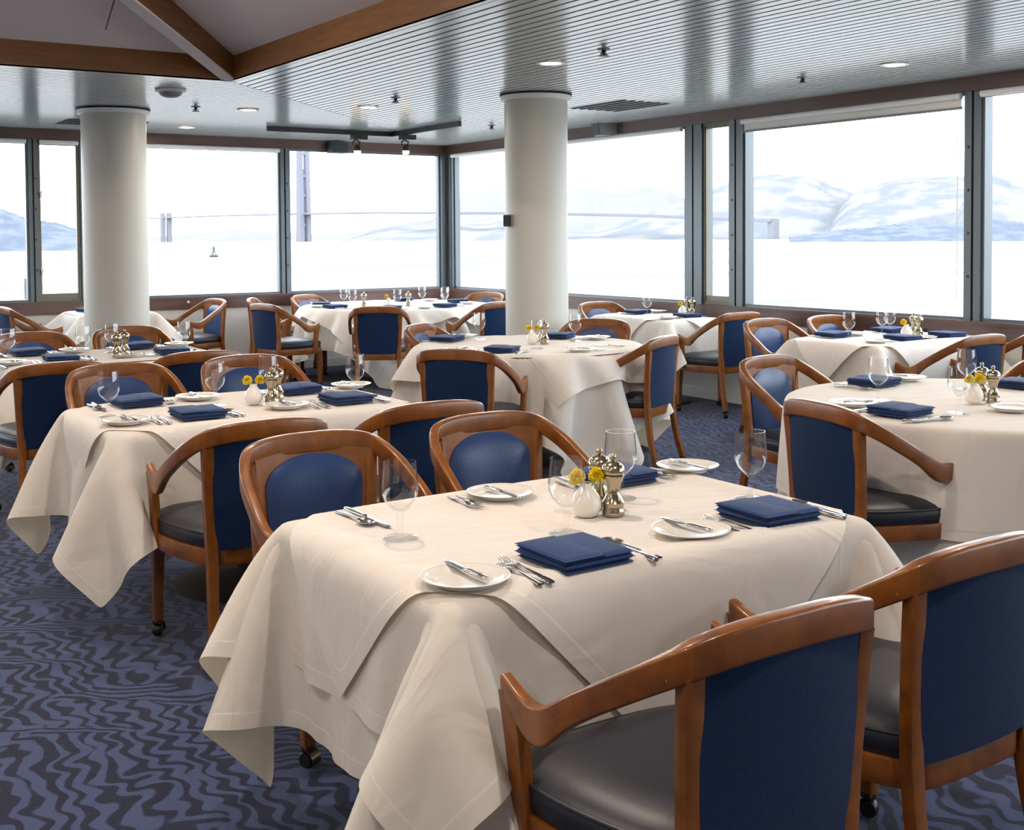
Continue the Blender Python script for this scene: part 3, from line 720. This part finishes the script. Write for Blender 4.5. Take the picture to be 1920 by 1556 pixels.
for k, (c, s) in TB.items():
    table('round_table' if s[0] == 'cyl' else 'dining_table', c, s, {'T1': 'rectangular pedestal table under layered ivory cloths, standing first in the aisle', 'T2': 'rectangular pedestal table behind the front one, its black round foot showing',
          'T3': 'rectangular pedestal table third along the aisle before the plain column', 'T4': 'small square table half hidden behind the plain column', 'T5': 'large round table in the window corner under ivory cloths', 'T6': 'round table in mid room beside the boxed column',
          'T7': 'small rectangular table at the window below the narrow hinged pane', 'T8': 'rectangular table at the window below the lowered roller blind', 'T9': 'big round table cut by the picture edge, laid for dinner'}[k], base_r=.36 if s[0] == 'cyl' else .29)
def sim_for(shape, lay, size, rot, seed, h=.03, c=(0., 0.), bend=.022, steps=450, lim=(9., 9.)):
    off = .002 + .0045 * lay
    sh = ('box', shape[1] + off, shape[2] + off) if shape[0] == 'box' else ('cyl', shape[1] + off)
    nx, ny = int(round(size[0] / h)) + 1, int(round(size[1] / h)) + 1
    return make_sim(nx, ny, h, rot, sh, TOP + .0018 + .0035 * lay, steps, seed, c, bend, (lim[0] + .0 - .003 * (1 - lay), lim[1]))
GT = 'ivory tablecloths'
def dress(t, layers):
    c, s = TB[t]
    for lay, (nm, size, rot, seed, off, lab) in enumerate(layers):
        sim = sim_for(s, lay, size, rot, seed, .03 if t in ('T1', 'T2') else .04, off, .01 if (t, lay) in (('T1', 0), ('T6', 0), ('T5', 0)) else .022, 450, (-.04 - c[0], -.04 - c[1]))
        put_cloth(nm, cloth_mesh(nm, sim, W['cloth_over'] if nm == 'overlay_cloth' else W['cloth'], size, nm == 'overlay_cloth'), (c[0], c[1], 0), 0, lab, GT)
dress('T1', [('tablecloth', (2 * A + .90, 2 * Bh + .90), 0, 1, (.0, .0), 'long ivory under-cloth hanging lowest at the corners of the front table'),
             ('tablecloth', (2 * A + .62, 2 * Bh + .62), 0, 2, (-.01, .0), 'shorter ivory cloth with wide hem, middle layer on the front table'),
             ('overlay_cloth', (1.32, 1.32), PI / 4, 3, (.0, .0), 'ivory overlay laid as a diamond on the front table, points hanging down')])
dress('T2', [('tablecloth', (2 * A + .86, 2 * Bh + .80), 0, 4, (-.01, .01), 'long ivory under-cloth with hanging corner on the second aisle table'),
             ('overlay_cloth', (1.32, 1.32), PI / 4, 5, (.0, .0), 'ivory diamond overlay on the second aisle table beside the chair arm')])
dress('T3', [('tablecloth', (2 * A + .90, 2 * Bh + .90), 0, 6, (.0, .0), 'ivory cloth on the third aisle table before the plain column')])
dress('T8', [('tablecloth', (1.12 + .76, .8 + .76), 0, 7, (.0, .0), 'ivory under-cloth on the blind-window table lit blue by the window'),
             ('overlay_cloth', (1.2, 1.2), PI / 4, 8, (.0, .0), 'ivory diamond overlay hanging in points from the blind-window table')])
dress('T7', [('tablecloth', (.68 + .64, 1.06 + .72), 0, 9, (.0, .0), 'ivory under-cloth on the small window table below the hinged pane'),
             ('overlay_cloth', (.88, .88), PI / 4, 10, (.0, .0), 'ivory diamond overlay on the small window table')])
dress('T4', [('tablecloth', (1.3, 1.3), 0, 11, (.0, .0), 'ivory cloth with hanging corners on the small table behind the column')])
dress('T5', [('tablecloth', (2.72, 2.72), .35, 12, (.0, .0), 'ivory cloth falling in deep folds round the large corner table'),
             ('overlay_cloth', (2.2, 2.2), .05, 13, (.0, .0), 'short ivory overlay on the large round corner table')])
dress('T6', [('tablecloth', (2.36, 2.36), .72, 14, (.0, .0), 'ivory cloth with long pointed corner draping from the mid-room round table'),
             ('overlay_cloth', (1.84, 1.84), .1, 15, (.0, .0), 'short ivory overlay on the mid-room round table')])
c9, s9 = TB['T9']
put_cloth('tablecloth', round_cloth(.803, .66, 19, .05, TOP + .002, 3, W['cloth']), (*c9, 0), 0, 'long ivory under-cloth falling in soft folds from the cut-off round table', GT)
put_cloth('overlay_cloth', round_cloth(.809, .40, 13, .045, TOP + .005, 5, W['cloth_over']), (*c9, 0), 0, 'round ivory overlay with curved hem on the cut-off round table', GT)
ZT = TOP + .0105

# ------------------------------------------------------------------ tableware
def goblet_mesh():
    out = [(.0, 0), (.041, 0), (.042, .002), (.036, .004), (.012, .008), (.0055, .016), (.005, .03), (.0085, .036), (.006, .042), (.0085, .047), (.0055, .053), (.008, .06), (.02, .07), (.034, .085), (.0425, .104), (.0435, .122), (.041, .15), (.0385, .180)]
    inn = [(.0372, .180), (.0397, .15), (.0422, .122), (.0412, .104), (.033, .087), (.019, .073), (.006, .065), (0, .064)]
    return MB().lathe(out + inn, 40).mesh('goblet', W['goblet'], 60)
def plate_mesh():
    return MB().lathe([(0, .004), (.05, .004), (.053, 0), (.058, 0), (.060, .005), (.078, .012), (.091, .016), (.0925, .018), (.09, .0185), (.076, .015), (.060, .0085), (.054, .0075), (0, .0075)], 48).mesh('bread_plate', W['china'], 50)
def loft(mb, st):
    """st: (y, halfwidth, z centre, half thickness)"""
    return mb.rings([[(u, y, z + v) for u, v in rrect(w, t, min(w, t) * .8, 2)] for y, w, z, t in st])
def fork_mesh(L):
    k = L / .2; mb = MB()
    loft(mb, [(0, .0075, .003, .002), (.01, .0095, .0032, .0022), (.05, .007, .005, .002), (.10, .0035, .008, .0018), (.125, .0035, .009, .0018), (.14, .009, .008, .0015), (.15, .0125, .006, .0012), (.156, .0128, .005, .0011)])
    for i in range(4):
        x = -.0098 + i * .00653
        mb.rings([[(x + u, y, z + v) for u, v in rrect(w, .0011, .0008, 1)] for y, z, w in ((.155, .0052, .0021), (.175, .0045, .0019), (.19, .007, .0015), (.2, .0105, .0009))])
    mb.v = [(a * (.85 + .15 * k), b * k, c) for a, b, c in mb.v]
    return mb.mesh('fork', W['steel'], 50)
def knife_meshes(L):
    k = L / .235; h = MB(); b = MB()
    loft(h, [(0, .006, .005, .004), (.006, .0085, .005, .0045), (.05, .0085, .005, .0045), (.095, .0062, .005, .004), (.105, .0075, .005, .0042), (.11, .005, .005, .003)])
    loft(b, [(.108, .0045, .005, .0018), (.118, .0085, .0045, .0011), (.18, .0098, .004, .001), (.215, .0092, .004, .0009), (.228, .006, .004, .0008), (.235, .0015, .004, .0006)])
    for mb in (h, b): mb.v = [(a, y * k, c) for a, y, c in mb.v]
    return h.mesh('knife', W['steel'], 50), b.mesh('blade', W['steel'], 50)
def spoon_mesh():
    mb = MB()
    loft(mb, [(0, .0075, .003, .002), (.01, .0092, .0032, .0022), (.05, .0065, .005, .002), (.10, .0033, .008, .0018), (.125, .0035, .0085, .0016)])
    rings = []
    for j in range(9):
        t = j / 8; y = .122 + .062 * t; w = .0185 * math.sqrt(max(0, 1 - (2 * t - 1.05) ** 2 * .92)) + .001; r = []
        for i in range(9):
            u = -1 + 2 * i / 8; d = (1 - u * u) * (1 - (2 * t - 1) ** 2); r.append((u * w, y, .0095 - .0075 * d))
        r += [(p[0], p[1], p[2] - .0012) for p in r[::-1]]; rings.append(r)
    mb.rings(rings); return mb.mesh('spoon', W['steel'], 60)
def napkin_mesh():
    """square of linen folded in layers: rolled folds on one side, loose edges on the other"""
    mb = MB(); rs = random.Random(3)
    def layer(x0, x1, y0, y1, z, t, skew):
        nx, ny = 24, 20; top = []; bot = []
        for j in range(ny + 1):
            for i in range(nx + 1):
                u, v = i / nx, j / ny; x = x0 + (x1 - x0) * u + skew * (v - .5); y = y0 + (y1 - y0) * v
                e = min(u, 1 - u, v, 1 - v); rr = min(1, e / .05); rd = math.sqrt(max(0, 1 - (1 - rr) ** 2))
                puff = .004 * math.sin(PI * u) * math.sin(PI * v)
                top.append((x, y, z + t * (.45 + .55 * rd) + puff)); bot.append((x, y, z + t * (.45 - .40 * rd)))
        n = nx + 1; o = len(top); fs = []
        for j in range(ny):
            for i in range(nx):
                a = j * n + i; fs += [(a, a + 1, a + n + 1, a + n), (o + a, o + a + n, o + a + n + 1, o + a + 1)]
        for j in range(ny):
            for i in (0, nx): a = j * n + i; fs.append((a, a + n, o + a + n, o + a))
        for i in range(nx):
            for j in (0, ny): a = j * n + i; fs.append((a, a + 1, o + a + 1, o + a))
        mb.add(top + bot, fs)
    layer(-.090, .088, -.093, .091, 0, .014, .004); layer(-.094, .091, -.095, .093, .0115, .013, -.003); layer(-.092, .094, -.092, .095, .0225, .010, .005)
    layer(-.0945, .012, -.0945, .096, .0295, .006, .004)
    return mb.mesh('napkin', W['napkin'], 70)
MESH = dict(goblet=goblet_mesh(), bread_plate=plate_mesh(), fork=fork_mesh(.2), salad_fork=fork_mesh(.17), spoon=spoon_mesh(), napkin=napkin_mesh())
KN = knife_meshes(.24); BK = knife_meshes(.17)
DESC = dict(goblet=('clear stemmed water goblet', 'goblet', 'water goblets'), bread_plate=('white bread plate', 'plate', 'bread plates'), fork=('steel dinner fork', 'fork', 'forks'), salad_fork=('smaller steel salad fork', 'fork', 'forks'),
            spoon=('steel teaspoon', 'spoon', 'spoons'), napkin=('navy folded napkin', 'napkin', 'folded navy napkins'), knife=('steel table knife', 'knife', 'table knives'), butter_knife=('butter knife on the bread plate', 'knife', 'butter knives'))
def item(kind, x, y, rz, where, dz=0.):
    nm = {'salad_fork': 'fork'}.get(kind, kind)
    d, cat, grp = DESC[kind]
    if kind in ('knife', 'butter_knife'):
        e = empty(kind, (x, y, ZT + dz), rz); h, b = KN if kind == 'knife' else BK
        link('handle', h, e); link('blade', b, e); o = e
    else: o = link(nm, MESH[kind], None, (x, y, ZT + dz), rz)
    return tag(o, d + ' ' + where, cat, grp)
# one place setting, diner facing local +y, origin at napkin centre
LAY = dict(napkin=(0, 0), bread_plate=(-.275, -.01), fork=(-.135, -.115), salad_fork=(-.165, -.105), knife=(.135, -.12), spoon=(.162, -.10), goblet=(.125, .185), butter_knife=(-.262, -.075))
def setting(x, y, yaw, where, skip=(), jit=.008, goblet=None, tight=1.):
    a = math.radians(yaw); ca, sa = math.cos(a), math.sin(a)
    for k, (u, v) in LAY.items():
        if k in skip: continue
        u *= tight; du, dv = rnd.uniform(-jit, jit), rnd.uniform(-jit, jit)
        if k == 'goblet' and goblet: X, Y = goblet
        else: X, Y = x + (u + du) * ca - (v + dv) * sa, y + (u + du) * sa + (v + dv) * ca
        item(k, X, Y, a + rnd.uniform(-.05, .05) + (.25 if k == 'napkin' and jit > .01 else 0), where, .0165 if k == 'butter_knife' else 0.)
T = NAMES
cut = ('fork', 'salad_fork', 'knife', 'spoon', 'butter_knife')
def at(t, p): return 'at the %s place of the %s' % (p, T[t])
setting(-5.72, -10.20, 0, at('T1', 'near aisle-side'), goblet=(-5.60, -10.01))
setting(-5.10, -10.17, 0, at('T1', 'near window-side'), goblet=(-4.98, -9.99))
setting(-5.78, -9.60, 180, at('T1', 'far aisle-side'), skip=('napkin',), goblet=(-5.94, -9.82))
setting(-5.13, -9.61, 180, at('T1', 'far window-side'), goblet=(-5.26, -9.79))
setting(-5.70, -7.69, 0, at('T2', 'near aisle-side'), goblet=(-5.53, -7.43))
setting(-5.04, -7.66, 0, at('T2', 'near window-side'), goblet=(-4.91, -7.49))
setting(-5.80, -7.20, 180, at('T2', 'far aisle-side'), goblet=(-5.98, -7.48))
setting(-5.08, -7.24, 180, at('T2', 'far window-side'), goblet=(-5.24, -7.30))
setting(-5.62, -5.12, 0, at('T3', 'near aisle-side'), goblet=(-5.45, -4.92))
setting(-4.97, -5.08, 0, at('T3', 'near window-side'), goblet=(-4.84, -4.93))
setting(-5.70, -4.60, 180, at('T3', 'far aisle-side'), goblet=(-5.86, -4.86))
setting(-5.03, -4.58, 180, at('T3', 'far window-side'), goblet=(-5.25, -4.80))
setting(-.80, -7.21, 0, at('T8', 'near aisle-side'), skip=('spoon',), goblet=(-.42, -6.80))
setting(-.34, -7.22, 0, at('T8', 'near window-side'), skip=('spoon', 'salad_fork', 'fork'), goblet=(-.33, -6.96))
setting(-.93, -6.74, 180, at('T8', 'far aisle-side'), skip=('spoon',), goblet=(-1.0, -6.93), tight=.8)
setting(-.33, -6.72, 180, at('T8', 'far window-side'), skip=('spoon',), goblet=(-.54, -6.83))
setting(-.40, -4.68, 0, at('T7', 'near'), skip=('spoon', 'salad_fork', 'goblet'), tight=.85)
setting(-.40, -4.02, 180, at('T7', 'far'), skip=('spoon', 'salad_fork'), goblet=(-.46, -4.22), tight=.85)
item('napkin', -4.30, -.45, .3, 'on the ' + T['T4'])
setting(-3.19, -5.38, 213, at('T6', 'far aisle-side'), skip=('spoon',), goblet=(-2.96, -5.42))
setting(-3.31, -6.24, -52, at('T6', 'near aisle-side'), skip=('spoon',), goblet=(-3.02, -6.19))
setting(-2.46, -5.66, 122, at('T6', 'far window-side'), skip=('spoon',), goblet=(-2.52, -5.92))
setting(-2.68, -6.38, 25, at('T6', 'near window-side'), skip=('spoon', 'napkin', 'goblet'))
setting(-2.80, -8.62, 186, at('T9', 'far'), goblet=(-3.20, -8.96))
setting(-3.45, -9.28, -100, at('T9', 'aisle-side'), goblet=(-3.24, -9.38), jit=.012)
setting(-2.34, -9.05, 95, at('T9', 'window-side'), goblet=(-2.60, -8.96))
item('bread_plate', -3.02, -9.46, 0, 'beside the vase on the cut-off round table')
for p, (x, y, yw, gx, gy) in {'aisle-side': (-2.18, -1.48, -76, -2.02, -1.55), 'far aisle-side': (-2.10, -.98, -112, -1.92, -1.14), 'near': (-1.80, -1.98, -32, -1.66, -1.82), 'boxed-column-side': (-1.24, -2.03, 11, -1.14, -1.86),
                              'window-side': (-.72, -1.42, 80, -.98, -1.6), 'far window-side': (-1.0, -.75, 140, -1.12, -1.36)}.items():
    setting(x, y, yw, at('T5', p), skip=('spoon', 'salad_fork', 'butter_knife', 'fork'), goblet=(gx, gy))

# condiments: pepper mills, bud vases and yellow flowers
MILL_B = MB().lathe([(0, 0), (.0275, 0), (.029, .004), (.029, .014), (.0265, .018), (.0275, .03), (.0285, .034), (.0245, .04), (.018, .056), (.0165, .066), (.019, .078), (.025, .092), (.0275, .098), (.0275, .102), (0, .102)], 32).mesh('pepper_mill', W['pewter'], 45)
MILL_C = MB().lathe([(0, .102), (.024, .102), (.029, .106), (.030, .113), (.027, .124), (.018, .132), (.006, .136), (0, .137)], 32).mesh('mill_cap', W['pewter'], 45)
MILL_K = MB().lathe([(0, .136), (.004, .136), (.007, .141), (.0085, .147), (.006, .153), (0, .155)], 20).mesh('knob', W['pewter'], 60)
VASE = MB().lathe([(0, 0), (.02, 0), (.03, .006), (.038, .022), (.0385, .036), (.033, .052), (.022, .066), (.015, .075), (.0155, .084), (.0135, .084), (.0125, .075), (.018, .064), (.0, .03)], 36).mesh('bud_vase', W['vase'], 60)
def bloom_mesh():
    mb = MB(); rs = random.Random(5)
    for lay in range(9):
        n = 5 + min(lay, 6)
        for k in range(n):
            a = 2 * PI * (k + .5 * (lay % 2) + rs.uniform(-.2, .2)) / n; el = 1.45 - lay * .25 + rs.uniform(-.1, .1); L = .0205 + rs.uniform(-.002, .002); wd = .0075; r0 = .002
            d = Vector((math.cos(a) * math.cos(el), math.sin(a) * math.cos(el), math.sin(el))); s = Vector((-math.sin(a), math.cos(a), 0)); nn = d.cross(s)
            b = Vector((0, 0, .010)); vs = []
            for j in range(4):
                t = j / 3
                for i in range(5):
                    u = -1 + i / 2; fr = .0030 * math.sin(i * 2.6 + k) * t
                    p = b + d * L * (t - .12 * u * u * t) + s * wd * u * (.35 + .65 * t) + nn * (-.004 * t * t + fr); vs.append(tuple(p))
            mb.add(vs, [(j * 5 + i, j * 5 + i + 1, j * 5 + i + 6, j * 5 + i + 5) for j in range(3) for i in range(4)])
    mb.lathe([(0, -.002), (.006, 0), (.012, .006), (.013, .012), (0, .016)], 12)
    return mb.mesh('bloom', W['flower'], 60)
BLOOM = bloom_mesh()
def mill(t, x, y, which):
    e = empty('pepper_mill', (x, y, ZT), label='waisted pewter %s mill on the %s' % (which, T[t]), cat='pepper mill', group='pewter mills')
    b = link('body', MILL_B, e); c = link('mill_cap', MILL_C, e); link('knob', MILL_K, c)
def vase(t, x, y, n=2, dirs=((-.019, .004), (.022, -.010))):
    tag(link('bud_vase', VASE, None, (x, y, ZT)), 'squat white bud vase on the ' + T[t], 'vase', 'white bud vases')
    for k in range(n):
        dx, dy = dirs[k]; e = empty('carnation', (x, y, ZT + .045), label=('yellow carnation leaning %s in the vase of the %s' % (('aisle-ward', 'window-ward')[k], T[t])) if n > 1 else 'single yellow carnation in the vase of the ' + T[t], cat='flower', group='yellow carnations')
        MB().tube([(0, 0, -.01), (dx * .2, dy * .2, .025), (dx, dy, .045)], .0018, 8).obj('stem', W['stem'], e)
        b = link('bloom', BLOOM, e, (dx * 1.15, dy * 1.15, .046), k * .7); b.rotation_euler = (dy * 5, dx * 12, k)
for t, a in dict(T1=((-5.455, -9.895), (-5.393, -9.925), (-5.37, -9.84)), T2=((-5.385, -7.49), (-5.315, -7.52), (-5.25, -7.42)), T6=((-2.86, -5.91), (-2.79, -5.95), (-2.72, -5.82)),
                 T8=((-.56, -7.05), (-.47, -7.08), (-.42, -7.0)), T9=((-2.96, -9.25), (-2.89, -9.29), (-2.82, -9.19)), T7=((-.22, -4.42), (-.15, -4.47), (-.12, -4.37)), T5=((-1.62, -1.56), (-1.86, -1.48), (-1.46, -1.68))).items():
    vase(t, *a[0], n=1 if t in ('T7', 'T8', 'T5') else 2); mill(t, *a[1], 'pepper'); mill(t, *a[2], 'salt')
mill('T3', -5.30, -5.10, 'pepper'); mill('T3', -5.22, -4.98, 'salt')
# two small white knobs on the back window ledge
for x, l in ((-3.18, 'small white knob on the dark ledge above the column table'), (-2.85, 'small white knob on the dark ledge near the turned chair')):
    tag(MB().lathe([(0, 0), (.014, 0), (.015, .01), (.01, .018), (0, .02)], 16, M=Matrix.Translation((0, 0, 0)) @ Matrix.Rotation(PI / 2, 4, 'X')).obj('ledge_knob', W['white'], None, (x, -.02, .785)), l, 'knob', 'white ledge knobs')

# ------------------------------------------------------------------ outside: bay, bridge, hills
m, nt, N, L = nodes_of('bay_water')
out = N.new('ShaderNodeOutputMaterial'); b = N.new('ShaderNodeBsdfPrincipled'); L.new(b.outputs[0], out.inputs[0])
b.inputs['Roughness'].default_value = .6; b.inputs['Specular IOR Level'].default_value = 0.
tc = N.new('ShaderNodeTexCoord'); n1 = N.new('ShaderNodeTexNoise'); n1.inputs['Scale'].default_value = .02; n1.inputs['Detail'].default_value = 5
mp = N.new('ShaderNodeMapping'); mp.inputs['Rotation'].default_value = (0, 0, -.6); mp.inputs['Scale'].default_value = (.35, 2., 1); L.new(tc.outputs['Object'], mp.inputs[0]); L.new(mp.outputs[0], n1.inputs['Vector'])
bm = N.new('ShaderNodeBump'); bm.inputs['Strength'].default_value = .5; bm.inputs['Distance'].default_value = 3; L.new(n1.outputs[0], bm.inputs['Height']); L.new(bm.outputs[0], b.inputs['Normal'])
cr = N.new('ShaderNodeValToRGB'); cr.color_ramp.elements[0].position = .40; cr.color_ramp.elements[1].position = .52
cr.color_ramp.elements[0].color = (.155, .153, .152, 1); cr.color_ramp.elements[1].color = (.36, .345, .335, 1); L.new(n1.outputs[0], cr.inputs[0]); L.new(cr.outputs[0], b.inputs['Base Color'])  # pale matte colour stands in for mirrored sky, bouncing light up to the ceiling
WATER = m; ZW = -6.5
struct(MB().box((-6000, .5, ZW - 1), (14000, 14000, ZW)).obj('water', WATER, smooth=False))
struct(MB().box((.5, -9000, ZW - 1), (14000, .5, ZW)).obj('water_east', WATER, smooth=False))
def hill_mat(name, c1, c2, sc):
    return mat(name, c1, 1., spec=0., noise=(sc, c2, (1, 1, 2.2), .07))  # colours take in the distance haze; noise patches are vegetation
H1 = hill_mat('far_hill', (.152, .150, .153), (.162, .158, .160), .006); H2 = hill_mat('near_hill', (.178, .172, .167), (.126, .134, .153), .016); H3 = hill_mat('tree_mass', (.118, .132, .156), (.088, .104, .135), .05)
def hill(name, prof, D, depth, m, lab, seed):
    rs = np.random.RandomState(seed); px = np.array([p[0] for p in prof], float); py = np.array([p[1] for p in prof], float)
    n = max(24, int((px[-1] - px[0]) / 5)); X = np.linspace(px[0], px[-1], n); Y = np.interp(X, px, py)
    J = 9; vs = []; fs = []
    jag = rs.rand(n + 8, J) - .5
    jag = sum(jag[k:k + n] for k in range(9)) / 3.
    Y = np.convolve(np.pad(Y, 3, mode='edge'), np.ones(7) / 7, 'valid')
    if m is H3: Y = Y - 3.5 * rs.rand(n)
    for i in range(n):
        yb = 453.5 - .0069 * (X[i] + 521) ; h = max(0., (yb - Y[i]) / F * (D + depth) + 1.45 - ZW)
        for j in range(J):
            t = j / (J - 1); q = far_pt(X[i] + jag[i, j] * 5 * (0 < j < J - 1), yb, D + depth * t)
            z = ZW - .5 + h * (math.sin(t * PI / 2) ** .9) * (1 + .09 * jag[i, j] * (0 < j < J - 2))
            vs.append((q[0], q[1], z))
        q = far_pt(X[i], yb, D + depth * 1.8); vs.append((q[0], q[1], ZW - .5))
    K = J + 1
    for i in range(n - 1):
        for j in range(J): a = i * K + j; fs.append((a, a + 1, a + K + 1, a + K))
    me = bpy.data.meshes.new(name); me.from_pydata(vs, [], fs); me.materials.append(m); me.shade_smooth()
    return tag(link(name, me), lab, 'hill', None, 'structure')
hill('hills', [(780, 452), (820, 400), (850, 378), (900, 360), (940, 352), (1000, 364), (1060, 360), (1105, 351), (1150, 359), (1200, 352), (1240, 354), (1270, 366), (1300, 385), (1340, 410), (1380, 448)], 2700, 900, H1, 'pale hills across the bay behind the bridge', 1)
hill('hills', [(640, 452), (690, 436), (740, 420), (790, 424), (850, 408), (900, 415), (950, 400), (1010, 422), (1060, 438), (1120, 430), (1180, 408), (1220, 398), (1290, 376), (1340, 352), (1400, 335), (1440, 330), (1470, 327), (1500, 328), (1530, 338), (1560, 352), (1595, 366), (1640, 384), (1700, 402), (1760, 425), (1800, 446)], 2150, 500, H2, 'pale headland hill beyond the wide window', 2)
hill('hills', [(1540, 446), (1580, 380), (1610, 358), (1660, 345), (1720, 340), (1790, 337), (1830, 340), (1880, 352), (1930, 370), (1990, 390), (2060, 440)], 1900, 500, H2, 'rounded hill at the far shore beside the window post', 3)
hill('hills', [(1760, 446), (1800, 392), (1830, 350), (1852, 332), (1875, 338), (1910, 356), (1960, 350), (2040, 380), (2150, 440)], 1500, 400, H2, 'steep hill at the picture edge beyond the grooved post', 4)
hill('hills', [(1480, 446), (1560, 434), (1640, 428), (1700, 420), (1760, 424), (1830, 415), (1900, 418), (1980, 428), (2080, 444)], 1250, 120, H3, 'belt of trees along the far shore below the hills', 5)
hill('hills', [(230, 455), (290, 444), (380, 438), (430, 430), (480, 434), (560, 437), (640, 438), (700, 430), (760, 418), (830, 410), (900, 420), (960, 446)], 3300, 300, H1, 'low pale shore under the long bridge deck', 6)
hill('hills', [(-260, 455), (-160, 420), (-60, 402), (0, 397), (18, 400), (40, 410), (70, 417), (110, 420), (135, 428), (160, 440), (185, 455)], 900, 90, H3, 'dark wooded shore seen through the window at the aisle end', 7)
# bridge
BR = mat('bridge_steel', (.165, .168, .198), .9, spec=0.); BC = mat('pylon_concrete', (.165, .172, .19), .9, spec=0.)
e = empty('bridge', tuple(far_pt(570, 452, 2500)[:2]) + (ZW,), label='long suspension bridge crossing the bay with one tall tower', cat='bridge')
def rel(p): return (p[0] - e.location.x, p[1] - e.location.y, p[2] - e.location.z)
deck = [(225, 411, 3150), (300, 409, 3000), (400, 405, 2850), (570, 401, 2500), (700, 399, 2400), (830, 399.5, 2330), (960, 399, 2270), (1060, 401, 2230), (1200, 404, 2180), (1330, 409, 2140), (1450, 413.5, 2080)]
pts = [np.array(rel(far_pt(*d))) for d in deck]
mb = MB(); band(mb, pts, lambda i: rrect(9., 1.2 + 2.0 * i / 10, .5, 1)); mb.obj('deck', BR, e)
dx, dy = pts[4][:2] - pts[2][:2]; a = math.atan2(dy, dx); Mt = Matrix.Translation(rel(far_pt(570, 452, 2500))) @ Matrix.Rotation(a, 4, 'Z')
zb = -rel(far_pt(570, 452, 2500))[2]
mb = MB()
for sg in (-1, 1):
    for z0, z1_, w in ((-2, 60, 8.5), (60, 110, 7.), (110, 150, 5.8), (150, 186, 4.6)):
        mb.box((-w * .9, sg * 9 - 5., z0), (w * .9, sg * 9 + 5., z1_), M=Mt)
for z in (30, 52, 92, 132, 178): mb.box((-3.5, -9, z), (3.5, 9, z + 6), M=Mt)
mb.obj('tower', BR, e, smooth=False)
for px, w, lab in ((306, 5, ''), (318, 5, '')):
    p0 = far_pt(px, 455, 2980); p1 = far_pt(px, 399, 2980); q = rel(p0); h = p1[2] - p0[2]
    MB().box((q[0] - w, q[1] - w, -4), (q[0] + w, q[1] + w, q[2] + h)).obj('pylon', BC, e, smooth=False)
pa, pb = far_pt(1450, 446, 2080), far_pt(1450, 411, 2080); q = rel(pa)
MB().box((q[0] - 7, q[1] - 7, -2), (q[0] + 7, q[1] + 7, q[2] + pb[2] - pa[2])).obj('abutment', BC, e, smooth=False)
# buoy and pier lamp
q = far_pt(401, 480, 520); DK = mat('buoy_paint', (.02, .035, .04), .7)
e = empty('buoy', (q[0], q[1], ZW), label='small dark buoy floating on the bay', cat='buoy')
MB().lathe([(0, -.3), (1.7, -.2), (1.9, .5), (1.6, .9), (0, .9)], 20).obj('float', DK, e)
MB().tube([(-.9, 0, .9), (0, 0, 3.6)], .16).tube([(.9, 0, .9), (0, 0, 3.6)], .16).tube([(0, .9, .9), (0, 0, 3.6)], .16).lathe([(0, 3.4), (.45, 3.4), (.45, 4.2), (0, 4.6)], 12).obj('mast', DK, e)
q = far_pt(48, 522, 42)
e = empty('pier_lamp', (q[0], q[1], ZW), label='slim pier lamp post with two arms outside the window', cat='lamp post')
zt = q[2] - ZW
MB().tube([(0, 0, 0), (0, 0, zt)], .05, 12).obj('post', W['dkgrey'], e)
MB().tube([(-.5, .2, zt + .15), (-.2, .1, zt), (0, 0, zt - .05), (.2, -.1, zt), (.5, -.2, zt + .15)], .02, 8).obj('arm', W['white'], e)
for sg in (-1, 1): MB().lathe([(0, 0), (.1, .02), (.12, .1), (.03, .2), (0, .2)], 14, (sg * .5, -sg * .2, zt + .12)).obj('lantern', W['white'], e)

# ------------------------------------------------------------------ light
SKY = 7.0
w = bpy.data.worlds.new('sky'); SC.world = w; w.use_nodes = True
nt = w.node_tree; nt.nodes.clear(); o_ = nt.nodes.new('ShaderNodeOutputWorld'); bg = nt.nodes.new('ShaderNodeBackground'); nt.links.new(bg.outputs[0], o_.inputs[0])
bg.inputs[0].default_value = (.85, .93, 1., 1); bg.inputs[1].default_value = SKY
def lamp(x, y, z, P, col=(1, .845, .70), size=.10):
    d = bpy.data.lights.new('ceiling_lamp', 'AREA'); d.shape = 'DISK'; d.size = size; d.energy = P; d.color = col; d.spread = math.radians(180)
    o = bpy.data.objects.new('ceiling_lamp', d); COL.objects.link(o); o.location = (x, y, z)
for x, y in LAMPS: lamp(x, y, ZC - .016, 13)
for x, y in ((-2.9, -9.3), (-2.9, -12.5), (-.97, -10.6), (-.97, -13.8), (-6.6, -2.7), (-6.9, -.9), (-9.8, -2.7), (-1.6, -16.)): lamp(x, y, ZC - .012, 13)  # unseen lamps beyond the frame, added for room fill, without fixtures
for x in (-5.7, -8.0, -10.4):
    for y in (-6.3, -9.0, -11.6):
        t = min(PX - x, PY - y, T_ if False else 2.9, x - X2, y - Y2); lamp(x, y, z1 + .33 * max(t, 0) - .06, 32)

SC.view_settings.view_transform = 'Standard'; SC.view_settings.look = 'None'; SC.view_settings.gamma = 1; SC.view_settings.exposure = 0.0
SC.view_settings.use_curve_mapping = False
SC.cycles.use_denoising = True
SC.cycles.max_bounces = 8; SC.cycles.diffuse_bounces = 4; SC.cycles.glossy_bounces = 4; SC.cycles.transparent_max_bounces = 32
SC.cycles.caustics_reflective = False; SC.cycles.caustics_refractive = False
SC.cycles.sample_clamp_indirect = 6
